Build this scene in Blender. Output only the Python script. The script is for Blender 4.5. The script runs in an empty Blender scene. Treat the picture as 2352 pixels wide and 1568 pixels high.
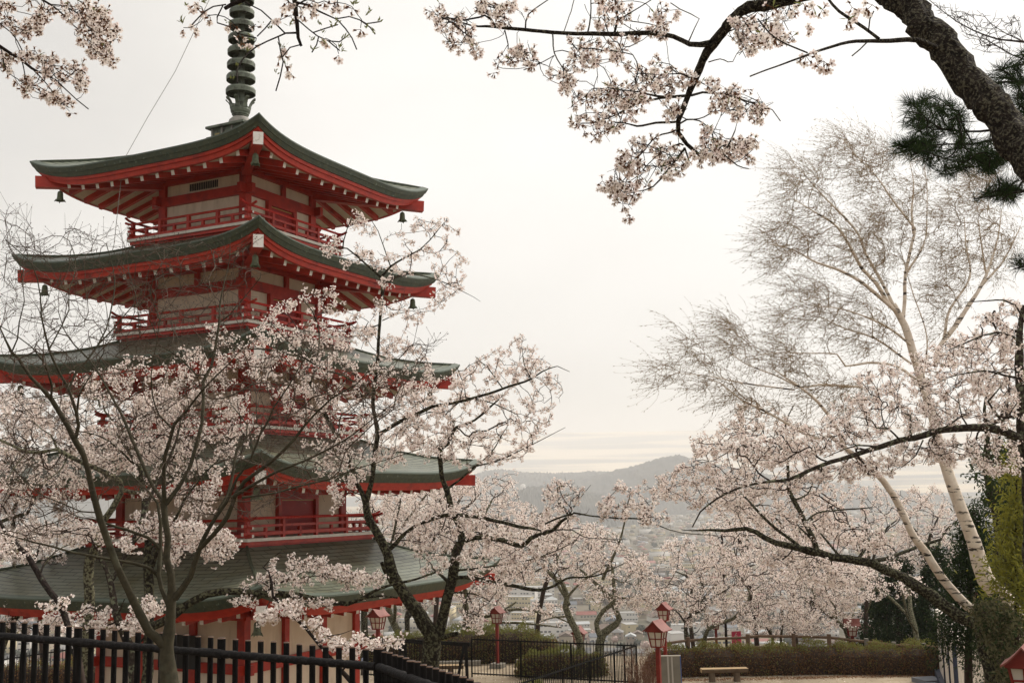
import bpy, math, random
import numpy as np
from mathutils import Vector, Matrix

# ------------------------------------------------------------ camera, sky, sun
sc = bpy.context.scene
FOC, PITCH, ROLL, PW, PH = 2613.5, .1377, .0186, 2352.0, 1568.0
_X = np.array([1., 0, 0]); FW = np.array([0, math.cos(PITCH), math.sin(PITCH)]); _U = np.array([0, -math.sin(PITCH), math.cos(PITCH)])
RT = _X*math.cos(ROLL) - _U*math.sin(ROLL); UP = _X*math.sin(ROLL) + _U*math.cos(ROLL)
cam = bpy.data.cameras.new('camera'); cam_o = bpy.data.objects.new('camera', cam); sc.collection.objects.link(cam_o)
cam.sensor_width = 36.0; cam.lens = 36.0*FOC/PW; cam.clip_start = .05; cam.clip_end = 60000
M = Matrix.Identity(4)
for i in range(3):
    M[i][0] = RT[i]; M[i][1] = UP[i]; M[i][2] = -FW[i]
cam_o.matrix_world = M
sc.camera = cam_o
sc.view_settings.view_transform = 'Standard'; sc.view_settings.look = 'None'
sc.view_settings.gamma = 1; sc.view_settings.exposure = 0.08
sc.render.engine = 'CYCLES'
sc.cycles.max_bounces = 8; sc.cycles.diffuse_bounces = 3; sc.cycles.glossy_bounces = 2; sc.cycles.transmission_bounces = 4
sc.cycles.volume_bounces = 1; sc.cycles.sample_clamp_indirect = 4
sc.cycles.use_denoising = True

SUN_DIR = Vector((.62, .50, .80)).normalized()      # towards the sun
w = bpy.data.worlds.new("World"); sc.world = w; w.use_nodes = True
nt = w.node_tree; nt.nodes.clear()
def N(t, typ, **kw):
    n = t.nodes.new(typ)
    for k, v in kw.items(): setattr(n, k, v)
    return n
out = N(nt, 'ShaderNodeOutputWorld'); bg = N(nt, 'ShaderNodeBackground'); bg.inputs[1].default_value = .10
sky = N(nt, 'ShaderNodeTexSky', sky_type='NISHITA', sun_disc=False)
sky.sun_elevation = math.asin(SUN_DIR.z); sky.sun_rotation = math.atan2(SUN_DIR.x, SUN_DIR.y)
tc = N(nt, 'ShaderNodeTexCoord')
mp = N(nt, 'ShaderNodeMapping'); mp.inputs['Scale'].default_value = (1, 1, 2.4)
nz = N(nt, 'ShaderNodeTexNoise'); nz.inputs['Scale'].default_value = 2.1; nz.inputs['Detail'].default_value = 4; nz.inputs['Roughness'].default_value = .45
nt.links.new(tc.outputs['Generated'], mp.inputs[0]); nt.links.new(mp.outputs[0], nz.inputs[0])
dot = N(nt, 'ShaderNodeVectorMath', operation='DOT_PRODUCT'); dot.inputs[1].default_value = Vector((.62, .15, .77)).normalized()
nt.links.new(tc.outputs['Generated'], dot.inputs[0])
ad = N(nt, 'ShaderNodeMath', operation='MULTIPLY_ADD'); ad.inputs[1].default_value = .80; 
nt.links.new(nz.outputs['Fac'], ad.inputs[0]); nt.links.new(dot.outputs['Value'], ad.inputs[2])
cr = N(nt, 'ShaderNodeValToRGB')
el = cr.color_ramp.elements
el[0].position = 0.0; el[0].color = (5.4, 5.5, 5.6, 1)
el[1].position = 1.0; el[1].color = (12.0, 11.6, 11.2, 1)
for p, c in ((.17, (6.1, 6.1, 6.0, 1)), (.30, (7.2, 6.95, 6.55, 1)), (.42, (8.6, 8.3, 7.8, 1)), (.56, (9.9, 9.6, 9.1, 1)), (.72, (10.8, 10.6, 10.2, 1))):
    e = el.new(p); e.color = c
sb_ = N(nt, 'ShaderNodeMath', operation='SUBTRACT'); sb_.inputs[1].default_value = .17; nt.links.new(ad.outputs[0], sb_.inputs[0]); nt.links.new(sb_.outputs[0], cr.inputs[0])
mx = N(nt, 'ShaderNodeMixRGB'); mx.inputs[0].default_value = .95
nt.links.new(sky.outputs[0], mx.inputs[1]); nt.links.new(cr.outputs[0], mx.inputs[2])
nt.links.new(mx.outputs[0], bg.inputs[0]); nt.links.new(bg.outputs[0], out.inputs[0])

sl = bpy.data.lights.new('sun', 'SUN'); sl.energy = 4.0; sl.angle = math.radians(12); sl.color = (1, .945, .86)
so = bpy.data.objects.new('sun', sl); sc.collection.objects.link(so)
so.rotation_euler = SUN_DIR.to_track_quat('Z', 'Y').to_euler()

random.seed(7); rng = np.random.default_rng(7)

# ------------------------------------------------------------ helpers
def ray(u, v): return FW + RT*((u-PW/2)/FOC) + UP*((PH/2-v)/FOC)
def YM(y):
    """depth scale: distances were first judged for a slightly shorter lens"""
    return float(y*np.interp(y, [9, 12, 28, 36], [1, 1.09, 1.09, 1.143]))
def at(u, v, y):
    d = ray(u, v); return d*(YM(y)/d[1])
def atz(u, v, z):
    d = ray(u, v); return d*(z/d[2])
# measuring frames: (u offset, v offset, scale)
Z = {'3': (0, 545.5, 4.094), '5': (0, 861.3, 4.094), '7': (0, 1185.2, 4.094), '4': (516.8, 545.5, 4.094), '6': (516.8, 861.3, 4.094),
     '8': (516.8, 1185.2, 4.094), '9': (1033.6, 1185.2, 4.094), '10': (1435.5, 1300, 5.12), '11': (1837.5, 1242.6, 4.571),
     '12': (1091, 976.2, 4.094), '13': (1607.8, 861.3, 3.161), '14': (1435.5, 287.1, 2.566), '15': (976.2, 0, 2.731),
     '16': (1722.7, 0, 3.413), '17': (0, 0, 5.461), '18': (402, 0, 4.551), '19': (631.6, 459.4, 3.149), 'D': (0, 0, 1)}
def zz(k, x, y):
    a, b, s = Z[k]; return a + x/s, b + y/s

def col(o):
    sc.collection.objects.link(o); return o
def tag(o, label=None, cat=None, group=None, kind=None):
    if label: o['label'] = label
    if cat: o['category'] = cat
    if group: o['group'] = group
    if kind: o['kind'] = kind
    return o
def empty(name, loc, rz=0):
    o = col(bpy.data.objects.new(name, None)); o.location = loc; o.rotation_euler = (0, 0, rz); o.empty_display_size = .3
    return o
def copy_tree(o, parent=None):
    c = o.copy(); col(c)
    if parent: c.parent = parent
    for ch in [x for x in o.children]: copy_tree(ch, c)
    return c

def mesh_np(name, V, faces_list, mats, parent=None, smooth=False, uv=None, origin=None):
    """V (n,3); faces_list: list of (F (m,k) int array, material index or array)"""
    me = bpy.data.meshes.new(name)
    V = np.asarray(V, dtype=np.float64)
    if origin is not None: V = V - np.asarray(origin)
    me.vertices.add(len(V)); me.vertices.foreach_set('co', V.astype(np.float32).ravel())
    fl = [(np.asarray(F, dtype=np.int32), mi) for F, mi in faces_list if len(F)]
    loops = np.concatenate([F.ravel() for F, _ in fl]); tot = np.concatenate([np.full(len(F), F.shape[1], dtype=np.int32) for F, _ in fl])
    start = np.concatenate([[0], np.cumsum(tot)[:-1]]).astype(np.int32)
    mi = np.concatenate([np.full(len(F), m, dtype=np.int32) if np.isscalar(m) else np.asarray(m, dtype=np.int32) for F, m in fl])
    me.loops.add(len(loops)); me.loops.foreach_set('vertex_index', loops)
    me.polygons.add(len(tot)); me.polygons.foreach_set('loop_start', start); me.polygons.foreach_set('loop_total', tot)
    me.polygons.foreach_set('material_index', mi)
    if smooth: me.polygons.foreach_set('use_smooth', np.ones(len(tot), dtype=bool))
    if uv is not None:
        l = me.uv_layers.new(name='UVMap'); l.data.foreach_set('uv', np.asarray(uv, dtype=np.float32).ravel())
    me.update(calc_edges=True); me.validate()
    for m in mats: me.materials.append(m)
    o = col(bpy.data.objects.new(name, me))
    if parent: o.parent = parent
    return o

class MB:
    def __init__(s): s.v = []; s.f = []; s.m = []; s.uv = []; s.has_uv = False
    def add(s, V, F, m=0, uv=None):
        b = len(s.v); s.v += [tuple(p) for p in V]
        for i, f in enumerate(F):
            s.f.append([b+j for j in f]); s.m.append(m)
            if uv: s.has_uv = True; s.uv += uv[i]
            else: s.uv += [(0, 0)]*len(f)
        return s
    def box(s, c, d, m=0, rz=0, taper=1.0):
        x, y, z = d[0]/2, d[1]/2, d[2]/2; ca, sa = math.cos(rz), math.sin(rz); V = []
        for k in (-1, 1):
            t = 1 if k < 0 else taper
            for i, j in ((-1, -1), (1, -1), (1, 1), (-1, 1)):
                px, py = i*x*t, j*y*t
                V.append((c[0]+px*ca-py*sa, c[1]+px*sa+py*ca, c[2]+k*z))
        return s.add(V, [(3, 2, 1, 0), (4, 5, 6, 7), (0, 1, 5, 4), (1, 2, 6, 5), (2, 3, 7, 6), (3, 0, 4, 7)], m)
    def beam(s, a, b, w, h, m=0, mend=None):
        a = Vector(a); b = Vector(b); d = (b-a).normalized(); up = Vector((0, 0, 1))
        sd = d.cross(up)
        if sd.length < 1e-4: sd = Vector((1, 0, 0))
        sd.normalize(); u2 = sd.cross(d)
        V = [p + sd*(i*w/2) + u2*(j*h/2) for p in (a, b) for i, j in ((-1, -1), (1, -1), (1, 1), (-1, 1))]
        s.add(V, [(0, 1, 5, 4), (1, 2, 6, 5), (2, 3, 7, 6), (3, 0, 4, 7), (3, 2, 1, 0)], m)
        s.add(V[4:], [(0, 1, 2, 3)], m if mend is None else mend)
        return s
    def tube(s, pts, rad, n=8, m=0, cap=True, mcap=None):
        P = [Vector(p) for p in pts]; rad = rad if hasattr(rad, '__len__') else [rad]*len(P); V = []
        ref = Vector((0, 0, 1)) if abs((P[-1]-P[0]).normalized().z) < .9 else Vector((1, 0, 0))
        for i, p in enumerate(P):
            d = (P[min(i+1, len(P)-1)]-P[max(i-1, 0)]).normalized(); a = d.cross(ref).normalized(); b = d.cross(a)
            for k in range(n):
                t = 2*math.pi*k/n; V.append(p + (a*math.cos(t)+b*math.sin(t))*rad[i])
        F = []
        for i in range(len(P)-1):
            for k in range(n): F.append((i*n+k, i*n+(k+1) % n, (i+1)*n+(k+1) % n, (i+1)*n+k))
        s.add(V, F, m)
        if cap:
            mc = m if mcap is None else mcap
            s.add(V[:n], [tuple(range(n))], m); s.add(V[-n:], [tuple(range(n-1, -1, -1))], mc)
        return s
    def lathe(s, c, prof, n=24, m=0):
        V = [(c[0]+r*math.cos(2*math.pi*k/n), c[1]+r*math.sin(2*math.pi*k/n), c[2]+z) for r, z in prof for k in range(n)]
        F = [(i*n+k, i*n+(k+1) % n, (i+1)*n+(k+1) % n, (i+1)*n+k) for i in range(len(prof)-1) for k in range(n)]
        return s.add(V, F, m)
    def build(s, name, mats, parent=None, origin=(0, 0, 0), smooth=False, bevel=0):
        me = bpy.data.meshes.new(name); o_ = origin
        me.from_pydata([(p[0]-o_[0], p[1]-o_[1], p[2]-o_[2]) for p in s.v], [], s.f)
        for m in (mats if isinstance(mats, (list, tuple)) else [mats]): me.materials.append(m)
        me.polygons.foreach_set('material_index', s.m)
        if smooth: me.polygons.foreach_set('use_smooth', [True]*len(s.f))
        if s.has_uv:
            l = me.uv_layers.new(name='UVMap'); l.data.foreach_set('uv', [c for t in s.uv for c in t])
        me.update(); o = col(bpy.data.objects.new(name, me))
        if parent: o.parent = parent
        if bevel:
            b = o.modifiers.new('bevel', 'BEVEL'); b.width = bevel; b.segments = 1; b.limit_method = 'ANGLE'
        return o

# ------------------------------------------------------------ materials
def mat(name, c1, c2=None, scale=6, rough=.7, bump=0, detail=4, c3=None, s3=2, lo=.35, hi=.65, stretch=None, spec=.3, metal=0, coord='Object', lo3=.5, hi3=.62, bs=None):
    m = bpy.data.materials.new(name); m.use_nodes = True; t = m.node_tree; b = t.nodes['Principled BSDF']
    b.inputs['Roughness'].default_value = rough; b.inputs['Specular IOR Level'].default_value = spec; b.inputs['Metallic'].default_value = metal
    b.inputs['Base Color'].default_value = (*c1, 1)
    if c2 is None and not bump: return m
    co = N(t, 'ShaderNodeTexCoord'); src = co.outputs[coord]
    if stretch:
        mp = N(t, 'ShaderNodeMapping'); mp.inputs['Scale'].default_value = stretch; t.links.new(src, mp.inputs[0]); src = mp.outputs[0]
    nz = N(t, 'ShaderNodeTexNoise'); nz.inputs['Scale'].default_value = scale; nz.inputs['Detail'].default_value = detail; nz.inputs['Roughness'].default_value = .6
    t.links.new(src, nz.inputs[0])
    if c2 is not None:
        r = N(t, 'ShaderNodeValToRGB'); r.color_ramp.elements[0].position = lo; r.color_ramp.elements[1].position = hi
        r.color_ramp.elements[0].color = (*c1, 1); r.color_ramp.elements[1].color = (*c2, 1)
        t.links.new(nz.outputs['Fac'], r.inputs[0]); oc = r.outputs[0]
        if c3 is not None:
            n3 = N(t, 'ShaderNodeTexNoise'); n3.inputs['Scale'].default_value = s3; n3.inputs['Detail'].default_value = 5; t.links.new(src, n3.inputs[0])
            r3 = N(t, 'ShaderNodeValToRGB'); r3.color_ramp.elements[0].position = lo3; r3.color_ramp.elements[1].position = hi3
            t.links.new(n3.outputs['Fac'], r3.inputs[0])
            mx = N(t, 'ShaderNodeMixRGB'); mx.inputs[2].default_value = (*c3, 1)
            t.links.new(r3.outputs[0], mx.inputs[0]); t.links.new(oc, mx.inputs[1]); oc = mx.outputs[0]
        t.links.new(oc, b.inputs['Base Color'])
    if bump:
        nb = nz
        if bs:
            nb = N(t, 'ShaderNodeTexNoise'); nb.inputs['Scale'].default_value = bs; nb.inputs['Detail'].default_value = 5; t.links.new(src, nb.inputs[0])
        bp = N(t, 'ShaderNodeBump'); bp.inputs['Strength'].default_value = 1; bp.inputs['Distance'].default_value = bump
        t.links.new(nb.outputs['Fac'], bp.inputs['Height']); t.links.new(bp.outputs[0], b.inputs['Normal'])
    return m
def petal(name, c, tr=.4):
    m = bpy.data.materials.new(name); m.use_nodes = True; t = m.node_tree; t.nodes.clear()
    o = N(t, 'ShaderNodeOutputMaterial'); d = N(t, 'ShaderNodeBsdfDiffuse'); l = N(t, 'ShaderNodeBsdfTranslucent'); x = N(t, 'ShaderNodeMixShader')
    d.inputs[0].default_value = (*c, 1); l.inputs[0].default_value = (*c, 1); x.inputs[0].default_value = tr
    t.links.new(d.outputs[0], x.inputs[1]); t.links.new(l.outputs[0], x.inputs[2]); t.links.new(x.outputs[0], o.inputs[0])
    return m

m_red = mat('vermilion_paint', (.37, .020, .007), (.46, .034, .013), scale=5, rough=.48, spec=.35, c3=(.25, .016, .008), s3=2.6, lo3=.52, hi3=.70)
m_redworn = mat('weathered_vermilion', (.50, .022, .014), (.58, .11, .075), scale=14, rough=.6, lo=.52, hi=.7)
m_reddk = mat('door_red', (.30, .012, .010), (.36, .018, .012), scale=3, rough=.5)
m_white = mat('plaster', (.72, .61, .48), (.66, .55, .42), scale=1.5, rough=.85, bump=.002, c3=(.50, .40, .29), s3=1.6, lo3=.54, hi3=.78, stretch=(2.5, 2.5, .7))
m_wend = mat('white_end_grain', (.78, .74, .68), (.50, .44, .36), scale=11, rough=.8, lo=.55, hi=.68)
m_soff = mat('soffit_white', (.64, .54, .42), (.55, .46, .35), scale=2, rough=.85)
m_fascia = mat('dark_copper_fascia', (.036, .048, .033), (.066, .074, .042), scale=9, rough=.5, c3=(.13, .17, .12), s3=13, lo3=.62, hi3=.72)
m_bronze = mat('patinated_bronze', (.10, .115, .085), (.15, .165, .125), scale=4, rough=.55, metal=.25, c3=(.06, .06, .045), s3=7)
m_lead = mat('grey_copper', (.20, .19, .17), (.30, .27, .23), scale=6, rough=.6)
m_bell = mat('verdigris_bell', (.055, .065, .04), (.13, .15, .08), scale=18, rough=.55)
m_dark = mat('dark_opening', (.03, .028, .025), rough=.8)
m_stone = mat('granite', (.30, .28, .24), (.22, .20, .17), scale=8, rough=.9, bump=.004)
m_gold = mat('brass_line', (.45, .30, .08), rough=.4)

def tile_mat():
    m = bpy.data.materials.new('copper_shingles'); m.use_nodes = True; t = m.node_tree; b = t.nodes['Principled BSDF']
    b.inputs['Roughness'].default_value = .42; b.inputs['Specular IOR Level'].default_value = .55
    uv = N(t, 'ShaderNodeTexCoord')
    br = N(t, 'ShaderNodeTexBrick'); br.offset = .5; br.inputs['Scale'].default_value = 1.0
    br.inputs['Brick Width'].default_value = .62; br.inputs['Row Height'].default_value = .17; br.inputs['Mortar Size'].default_value = .019; br.inputs['Mortar Smooth'].default_value = .3
    br.inputs['Color1'].default_value = (.125, .142, .10, 1); br.inputs['Color2'].default_value = (.175, .19, .14, 1); br.inputs['Mortar'].default_value = (.012, .014, .010, 1)
    t.links.new(uv.outputs['UV'], br.inputs[0])
    nz = N(t, 'ShaderNodeTexNoise'); nz.inputs['Scale'].default_value = 1.2; nz.inputs['Detail'].default_value = 5; t.links.new(uv.outputs['Object'], nz.inputs[0])
    r = N(t, 'ShaderNodeValToRGB'); r.color_ramp.elements[0].position = .38; r.color_ramp.elements[1].position = .68
    r.color_ramp.elements[0].color = (1, 1, 1, 1); r.color_ramp.elements[1].color = (.72, .66, .52, 1)
    t.links.new(nz.outputs['Fac'], r.inputs[0])
    mx = N(t, 'ShaderNodeMixRGB', blend_type='MULTIPLY'); mx.inputs[0].default_value = 1
    t.links.new(br.outputs['Color'], mx.inputs[1]); t.links.new(r.outputs[0], mx.inputs[2]); t.links.new(mx.outputs[0], b.inputs['Base Color'])
    # stepped courses: each row leans up to the one above
    sx = N(t, 'ShaderNodeSeparateXYZ'); t.links.new(uv.outputs['UV'], sx.inputs[0])
    dv = N(t, 'ShaderNodeMath', operation='DIVIDE'); dv.inputs[1].default_value = .17; t.links.new(sx.outputs['Y'], dv.inputs[0])
    fr = N(t, 'ShaderNodeMath', operation='FRACT'); t.links.new(dv.outputs[0], fr.inputs[0])
    iv = N(t, 'ShaderNodeMath', operation='SUBTRACT'); iv.inputs[0].default_value = 1; t.links.new(fr.outputs[0], iv.inputs[1])
    nf = N(t, 'ShaderNodeTexNoise'); nf.inputs['Scale'].default_value = 25; t.links.new(uv.outputs['Object'], nf.inputs[0])
    a2 = N(t, 'ShaderNodeMath', operation='MULTIPLY_ADD'); a2.inputs[1].default_value = .35; t.links.new(nf.outputs['Fac'], a2.inputs[0]); t.links.new(iv.outputs[0], a2.inputs[2])
    bp = N(t, 'ShaderNodeBump'); bp.inputs['Distance'].default_value = .012; t.links.new(a2.outputs[0], bp.inputs['Height']); t.links.new(bp.outputs[0], b.inputs['Normal'])
    return m
m_tile = tile_mat()
m_tileedge = mat('copper_drip_edge', (.085, .105, .08), rough=.5)

# ------------------------------------------------------------ ground
G0 = -6.5
def smooth(a, b, x):
    t = np.clip((x-a)/(b-a), 0, 1); return t*t*(3-2*t)
def edge_y(x):   # the far rim of the plaza
    return 49.2 - 4.0*smooth(2, 16, x) - 3.4*smooth(4, 18, -x)
def hterr(x, y):
    z = -1.65 + np.where(y > 5, 0, 0)
    z = -1.65 - (4.85)*np.clip((y-5)/21, 0, 1)
    e = edge_y(x)
    z = np.where(y > e, G0 - .15 - np.minimum((y-e)*.47, 74 + 0*y), z)
    far = np.maximum(y-4000, 0)
    z = z + np.maximum(y-1200, 0)*.013 + far*.020 + (far/1000.)**2*6
    z = z + .25*np.sin(x*.31+y*.17)*smooth(46, 60, y)
    return z
m_ground = mat('earth_slope', (.13, .10, .065), (.19, .15, .095), scale=.9, rough=1, c3=(.09, .10, .045), s3=.35)
m_plaza = mat('tan_paving', (.33, .27, .19), (.38, .315, .225), scale=.8, rough=.95, bump=.004, bs=9)
m_joint = mat('paving_joint', (.20, .16, .11), rough=.95)
ys = np.concatenate([np.linspace(-30, 60, 91), np.geomspace(62, 13000, 80)])
xs = np.linspace(-1, 1, 81)
gy, gs = np.meshgrid(ys, xs, indexing='ij')
gx = gs*(np.maximum(gy, 0)*.85+60); gx = np.sign(gs)*np.abs(gs)**1.5*(np.maximum(gy, 0)*.85+60)
gz = hterr(gx, gy)
def gridfaces(r, c):
    i = np.arange(r-1)[:, None]*c + np.arange(c-1)[None, :]
    return np.stack([i, i+1, i+c+1, i+c], -1).reshape(-1, 4)
def ground_mat():
    # near: earth; valley floor: town ground; far: Fuji foot with pale fields
    m = bpy.data.materials.new('terrain'); m.use_nodes = True; t = m.node_tree; b = t.nodes['Principled BSDF']; b.inputs['Roughness'].default_value = 1; b.inputs['Specular IOR Level'].default_value = .1
    co = N(t, 'ShaderNodeTexCoord'); g = N(t, 'ShaderNodeNewGeometry'); sp = N(t, 'ShaderNodeSeparateXYZ'); t.links.new(g.outputs['Position'], sp.inputs[0])
    def ramp(sc_, c1, c2, lo, hi, st=(1, 1, 1), src=None):
        mp = N(t, 'ShaderNodeMapping'); mp.inputs['Scale'].default_value = st; t.links.new(g.outputs['Position'], mp.inputs[0])
        n = N(t, 'ShaderNodeTexNoise'); n.inputs['Scale'].default_value = sc_; n.inputs['Detail'].default_value = 6; t.links.new(mp.outputs[0], n.inputs[0])
        r = N(t, 'ShaderNodeValToRGB'); r.color_ramp.elements[0].position = lo; r.color_ramp.elements[1].position = hi
        r.color_ramp.elements[0].color = (*c1, 1); r.color_ramp.elements[1].color = (*c2, 1); t.links.new(n.outputs['Fac'], r.inputs[0]); return r.outputs[0]
    near = ramp(1.1, (.10, .075, .045), (.19, .14, .085), .35, .65)
    town = ramp(.02, (.07, .065, .045), (.14, .12, .09), .4, .6)
    fuji = ramp(.0016, (.075, .085, .085), (.52, .42, .28), .44, .56, (.35, 1, 1))
    def mixat(a, c, y0, y1):
        mr = N(t, 'ShaderNodeMapRange'); mr.inputs[1].default_value = y0; mr.inputs[2].default_value = y1; t.links.new(sp.outputs['Y'], mr.inputs[0])
        x = N(t, 'ShaderNodeMixRGB'); t.links.new(mr.outputs[0], x.inputs[0]); t.links.new(a, x.inputs[1]); t.links.new(c, x.inputs[2]); return x.outputs[0]
    o = mixat(near, town, 200, 260); o = mixat(o, fuji, 4200, 4800)
    t.links.new(o, b.inputs['Base Color']); return m
tag(mesh_np('ground', np.stack([gx, gy, gz], -1).reshape(-1, 3), [(gridfaces(len(ys), len(xs)), 0)], [ground_mat()], smooth=True), kind='structure')
# plaza sheet
px = np.linspace(-25, 18, 60); E_ = edge_y(px)
pv = np.concatenate([np.stack([px, np.full_like(px, 26.4), np.full_like(px, G0+.012)], -1), np.stack([px, E_-.5, np.full_like(px, G0+.012)], -1)])
n_ = len(px); pf = np.array([[i, i+1, n_+i+1, n_+i] for i in range(n_-1)])
def pave():
    m = mat('plaza_paving', (.34, .275, .195), (.42, .345, .25), scale=.7, rough=.95); t = m.node_tree; b = t.nodes['Principled BSDF']
    g = N(t, 'ShaderNodeNewGeometry'); br = N(t, 'ShaderNodeTexBrick'); br.inputs['Scale'].default_value = 1; br.inputs['Brick Width'].default_value = .6; br.inputs['Row Height'].default_value = .3
    br.inputs['Mortar Size'].default_value = .012; br.inputs['Color1'].default_value = (1, 1, 1, 1); br.inputs['Color2'].default_value = (.86, .84, .8, 1); br.inputs['Mortar'].default_value = (.55, .5, .42, 1)
    t.links.new(g.outputs['Position'], br.inputs[0]); x = N(t, 'ShaderNodeMixRGB', blend_type='MULTIPLY'); x.inputs[0].default_value = 1
    l = b.inputs['Base Color'].links[0]; s = l.from_socket; t.links.remove(l); t.links.new(s, x.inputs[1]); t.links.new(br.outputs['Color'], x.inputs[2]); t.links.new(x.outputs[0], b.inputs['Base Color']); return m
tag(mesh_np('plaza', pv, [(pf, 0)], [pave()]), kind='structure')

# ------------------------------------------------------------ pagoda
PCX, PCY, PRZ, PB = -7.2833, 29.8386, .3185-math.pi/4, G0
pagoda = tag(empty('pagoda', (PCX, PCY, PB), PRZ), 'five storied vermilion pagoda with white walls, green copper roofs and bronze spire', 'pagoda')
def pz(z): return z-PB
def pbuild(mb, name, mats, parent=None, **k): return mb.build(name, mats, parent or pagoda, origin=(0, 0, PB), **k)
TIERS = [dict(tip=-1.6043, r=7.1958, w=2.28), dict(tip=1.093, r=6.6522, w=2.02), dict(tip=3.7687, r=6.0918, w=1.77), dict(tip=6.3345, r=5.5443, w=1.55), dict(tip=8.7957, r=5.2171, w=1.42)]
for i, T in enumerate(TIERS):
    T['s'] = T['r']/math.sqrt(2); T['sag'] = .39
FLOOR = {1: -.78, 2: 1.86, 3: 4.39, 4: 6.87}; BAL = {1: 2.69, 2: 2.42, 3: 2.19, 4: 2.0}
SIDES = [lambda x, y: (x, y), lambda x, y: (-y, x), lambda x, y: (-x, -y), lambda x, y: (y, -x)]   # 0: -y face, 1: +x face, 2: +y, 3: -x
def sg(x): return abs(x)**4.5
for i, T in enumerate(TIERS):
    s, tip, sag, wv = T['s'], T['tip'], T['sag'], T['w']
    lowz = tip-sag
    if i < 4: st, zt = BAL[i+1]-.12, FLOOR[i+1]-.20
    else: st, zt = .56, 9.70
    zin = tip-.25 if i else tip-.55
    ts = [math.copysign(abs(k)**.8, k) for k in np.linspace(-1, 1, 33)]
    vs = np.linspace(0, 1, 11)
    roof = MB()
    for S in SIDES:
        V = []; UV = []
        for v in vs:
            h = s+(st-s)*v
            for t in ts:
                base = lowz+(zt-lowz)*(.62*v+.38*v*v); z = base+sag*sg(t)*(1-v)**1.6
                a, b = S(t*h, -h); V.append((a, b, z)); UV.append((t*h, v*math.hypot(s-st, zt-lowz)))
        n = len(ts); F = [(r*n+c, r*n+c+1, (r+1)*n+c+1, (r+1)*n+c) for r in range(len(vs)-1) for c in range(n-1)]
        roof.add(V, F, 0, [[UV[j] for j in f] for f in F])
    ro = pbuild(roof, 'roof', [m_tile], smooth=True)
    def band(prof, m, name, parent, closed=False):
        mb = MB()
        for S in SIDES:
            V = []
            for o_, d_ in prof:
                for t in ts:
                    a, b = S(t*(s-o_), -(s-o_)); V.append((a, b, lowz+sag*sg(t)-d_))
            n = len(ts); mb.add(V, [(r*n+c+1, r*n+c, (r+1)*n+c, (r+1)*n+c+1) for r in range(len(prof)-1) for c in range(n-1)], 0)
        return pbuild(mb, name, [m], parent)
    band([(.10, -.045), (-.02, -.004), (-.02, .03)], m_tileedge, 'drip_edge', ro)
    band([(-.015, .03), (.03, .14), (.045, .14), (.10, .25), (.20, .25)], m_fascia, 'eave_fascia', ro)
    band([(.13, .235), (.16, .325), (.205, .325), (.24, .43), (.34, .43)], m_red, 'eave_board', ro)
    # hips on the roof surface
    for cx_, cy_ in ((1, -1), (1, 1), (-1, 1), (-1, -1)):
        hb = MB(); P = []
        for v in np.linspace(.012, 1, 9):
            h = s+(st-s)*v; z = lowz+(zt-lowz)*(.62*v+.38*v*v)+sag*(1-v)**1.6; P.append((cx_*h, cy_*h, z+.01))
        hb.tube(P, [.012]+[.04]*8, 6)
        pbuild(hb, 'hip_ridge', [m_fascia], ro)
    # soffit
    sf = MB(); ho = s-.3
    for S in SIDES:
        V = []
        for f in np.linspace(0, 1, 6):
            h = wv-.05+(ho-wv+.05)*f
            for t in ts:
                ze = lowz+sag*sg(t)-.42; a, b = S(t*h, -h); V.append((a, b, zin+(ze-zin)*f))
        n = len(ts); sf.add(V, [(r*n+c+1, r*n+c, (r+1)*n+c, (r+1)*n+c+1) for r in range(5) for c in range(n-1)], 0)
    pbuild(sf, 'soffit', [m_soff], ro)
    # rafters
    nr = round(2*(s-.95)/.5)+1; rest = MB()
    for si, S in enumerate(SIDES):
        for k in range(nr):
            x = (k/(nr-1)*2-1)*(s-.95); yo = s-.40; yi = max(wv-.02, abs(x)+.08)
            if yo-yi < .12: continue
            zo = lowz+sag*sg(x/yo)-.42-.035; fr = (yi-wv)/(ho-wv); z1 = zin-.035+(zo-zin+.035)*fr
            a = S(x, -yi); b = S(x, -yo)
            mb = MB() if (si in (0, 1) and i in (4, 3, 2)) else rest
            mb.beam((*a, z1), (*b, zo), .10, .15, 0, 1)
            if mb is not rest: pbuild(mb, 'rafter', [m_red, m_wend], ro)
    tag(pbuild(rest, 'rafters', [m_red, m_wend], ro), kind='stuff')
    for cx_, cy_ in ((1, -1), (1, 1), (-1, 1), (-1, -1)):
        hbm = MB(); q = .975; zr = tip-.55
        zi_ = tip-.41 if i else tip-.62
        hbm.beam((cx_*(wv-.1), cy_*(wv-.1), zi_), (cx_*s*q, cy_*s*q, zr), .23, .29, 0, 1 if (cx_, cy_) == (1, -1) else 2)
        pbuild(hbm, 'hip_beam', [m_red, m_wend, m_redworn], ro)
    # ---- walls
    zf = FLOOR.get(i, G0+.75); plate_b = tip-.475 if i else -2.65; plate_t = tip-.20 if i else -2.22
    mb_t, mb_b = ((tip-.79, tip-1.03) if i > 1 else (tip-.71, tip-.89)) if i else (-3.63, -3.86)
    wl = MB(); wl.box((0, 0, (zf+plate_t)/2), (2*wv-.10, 2*wv-.10, plate_t-zf)); wl_o = pbuild(wl, 'wall', [m_white])
    for cx_, cy_ in ((1, -1), (1, 1), (-1, 1), (-1, -1)):
        pp = MB(); pp.box((cx_*(wv-.07), cy_*(wv-.07), (zf+plate_t)/2), (.22, .22, plate_t-zf)); pbuild(pp, 'post', [m_red], wl_o)
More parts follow.
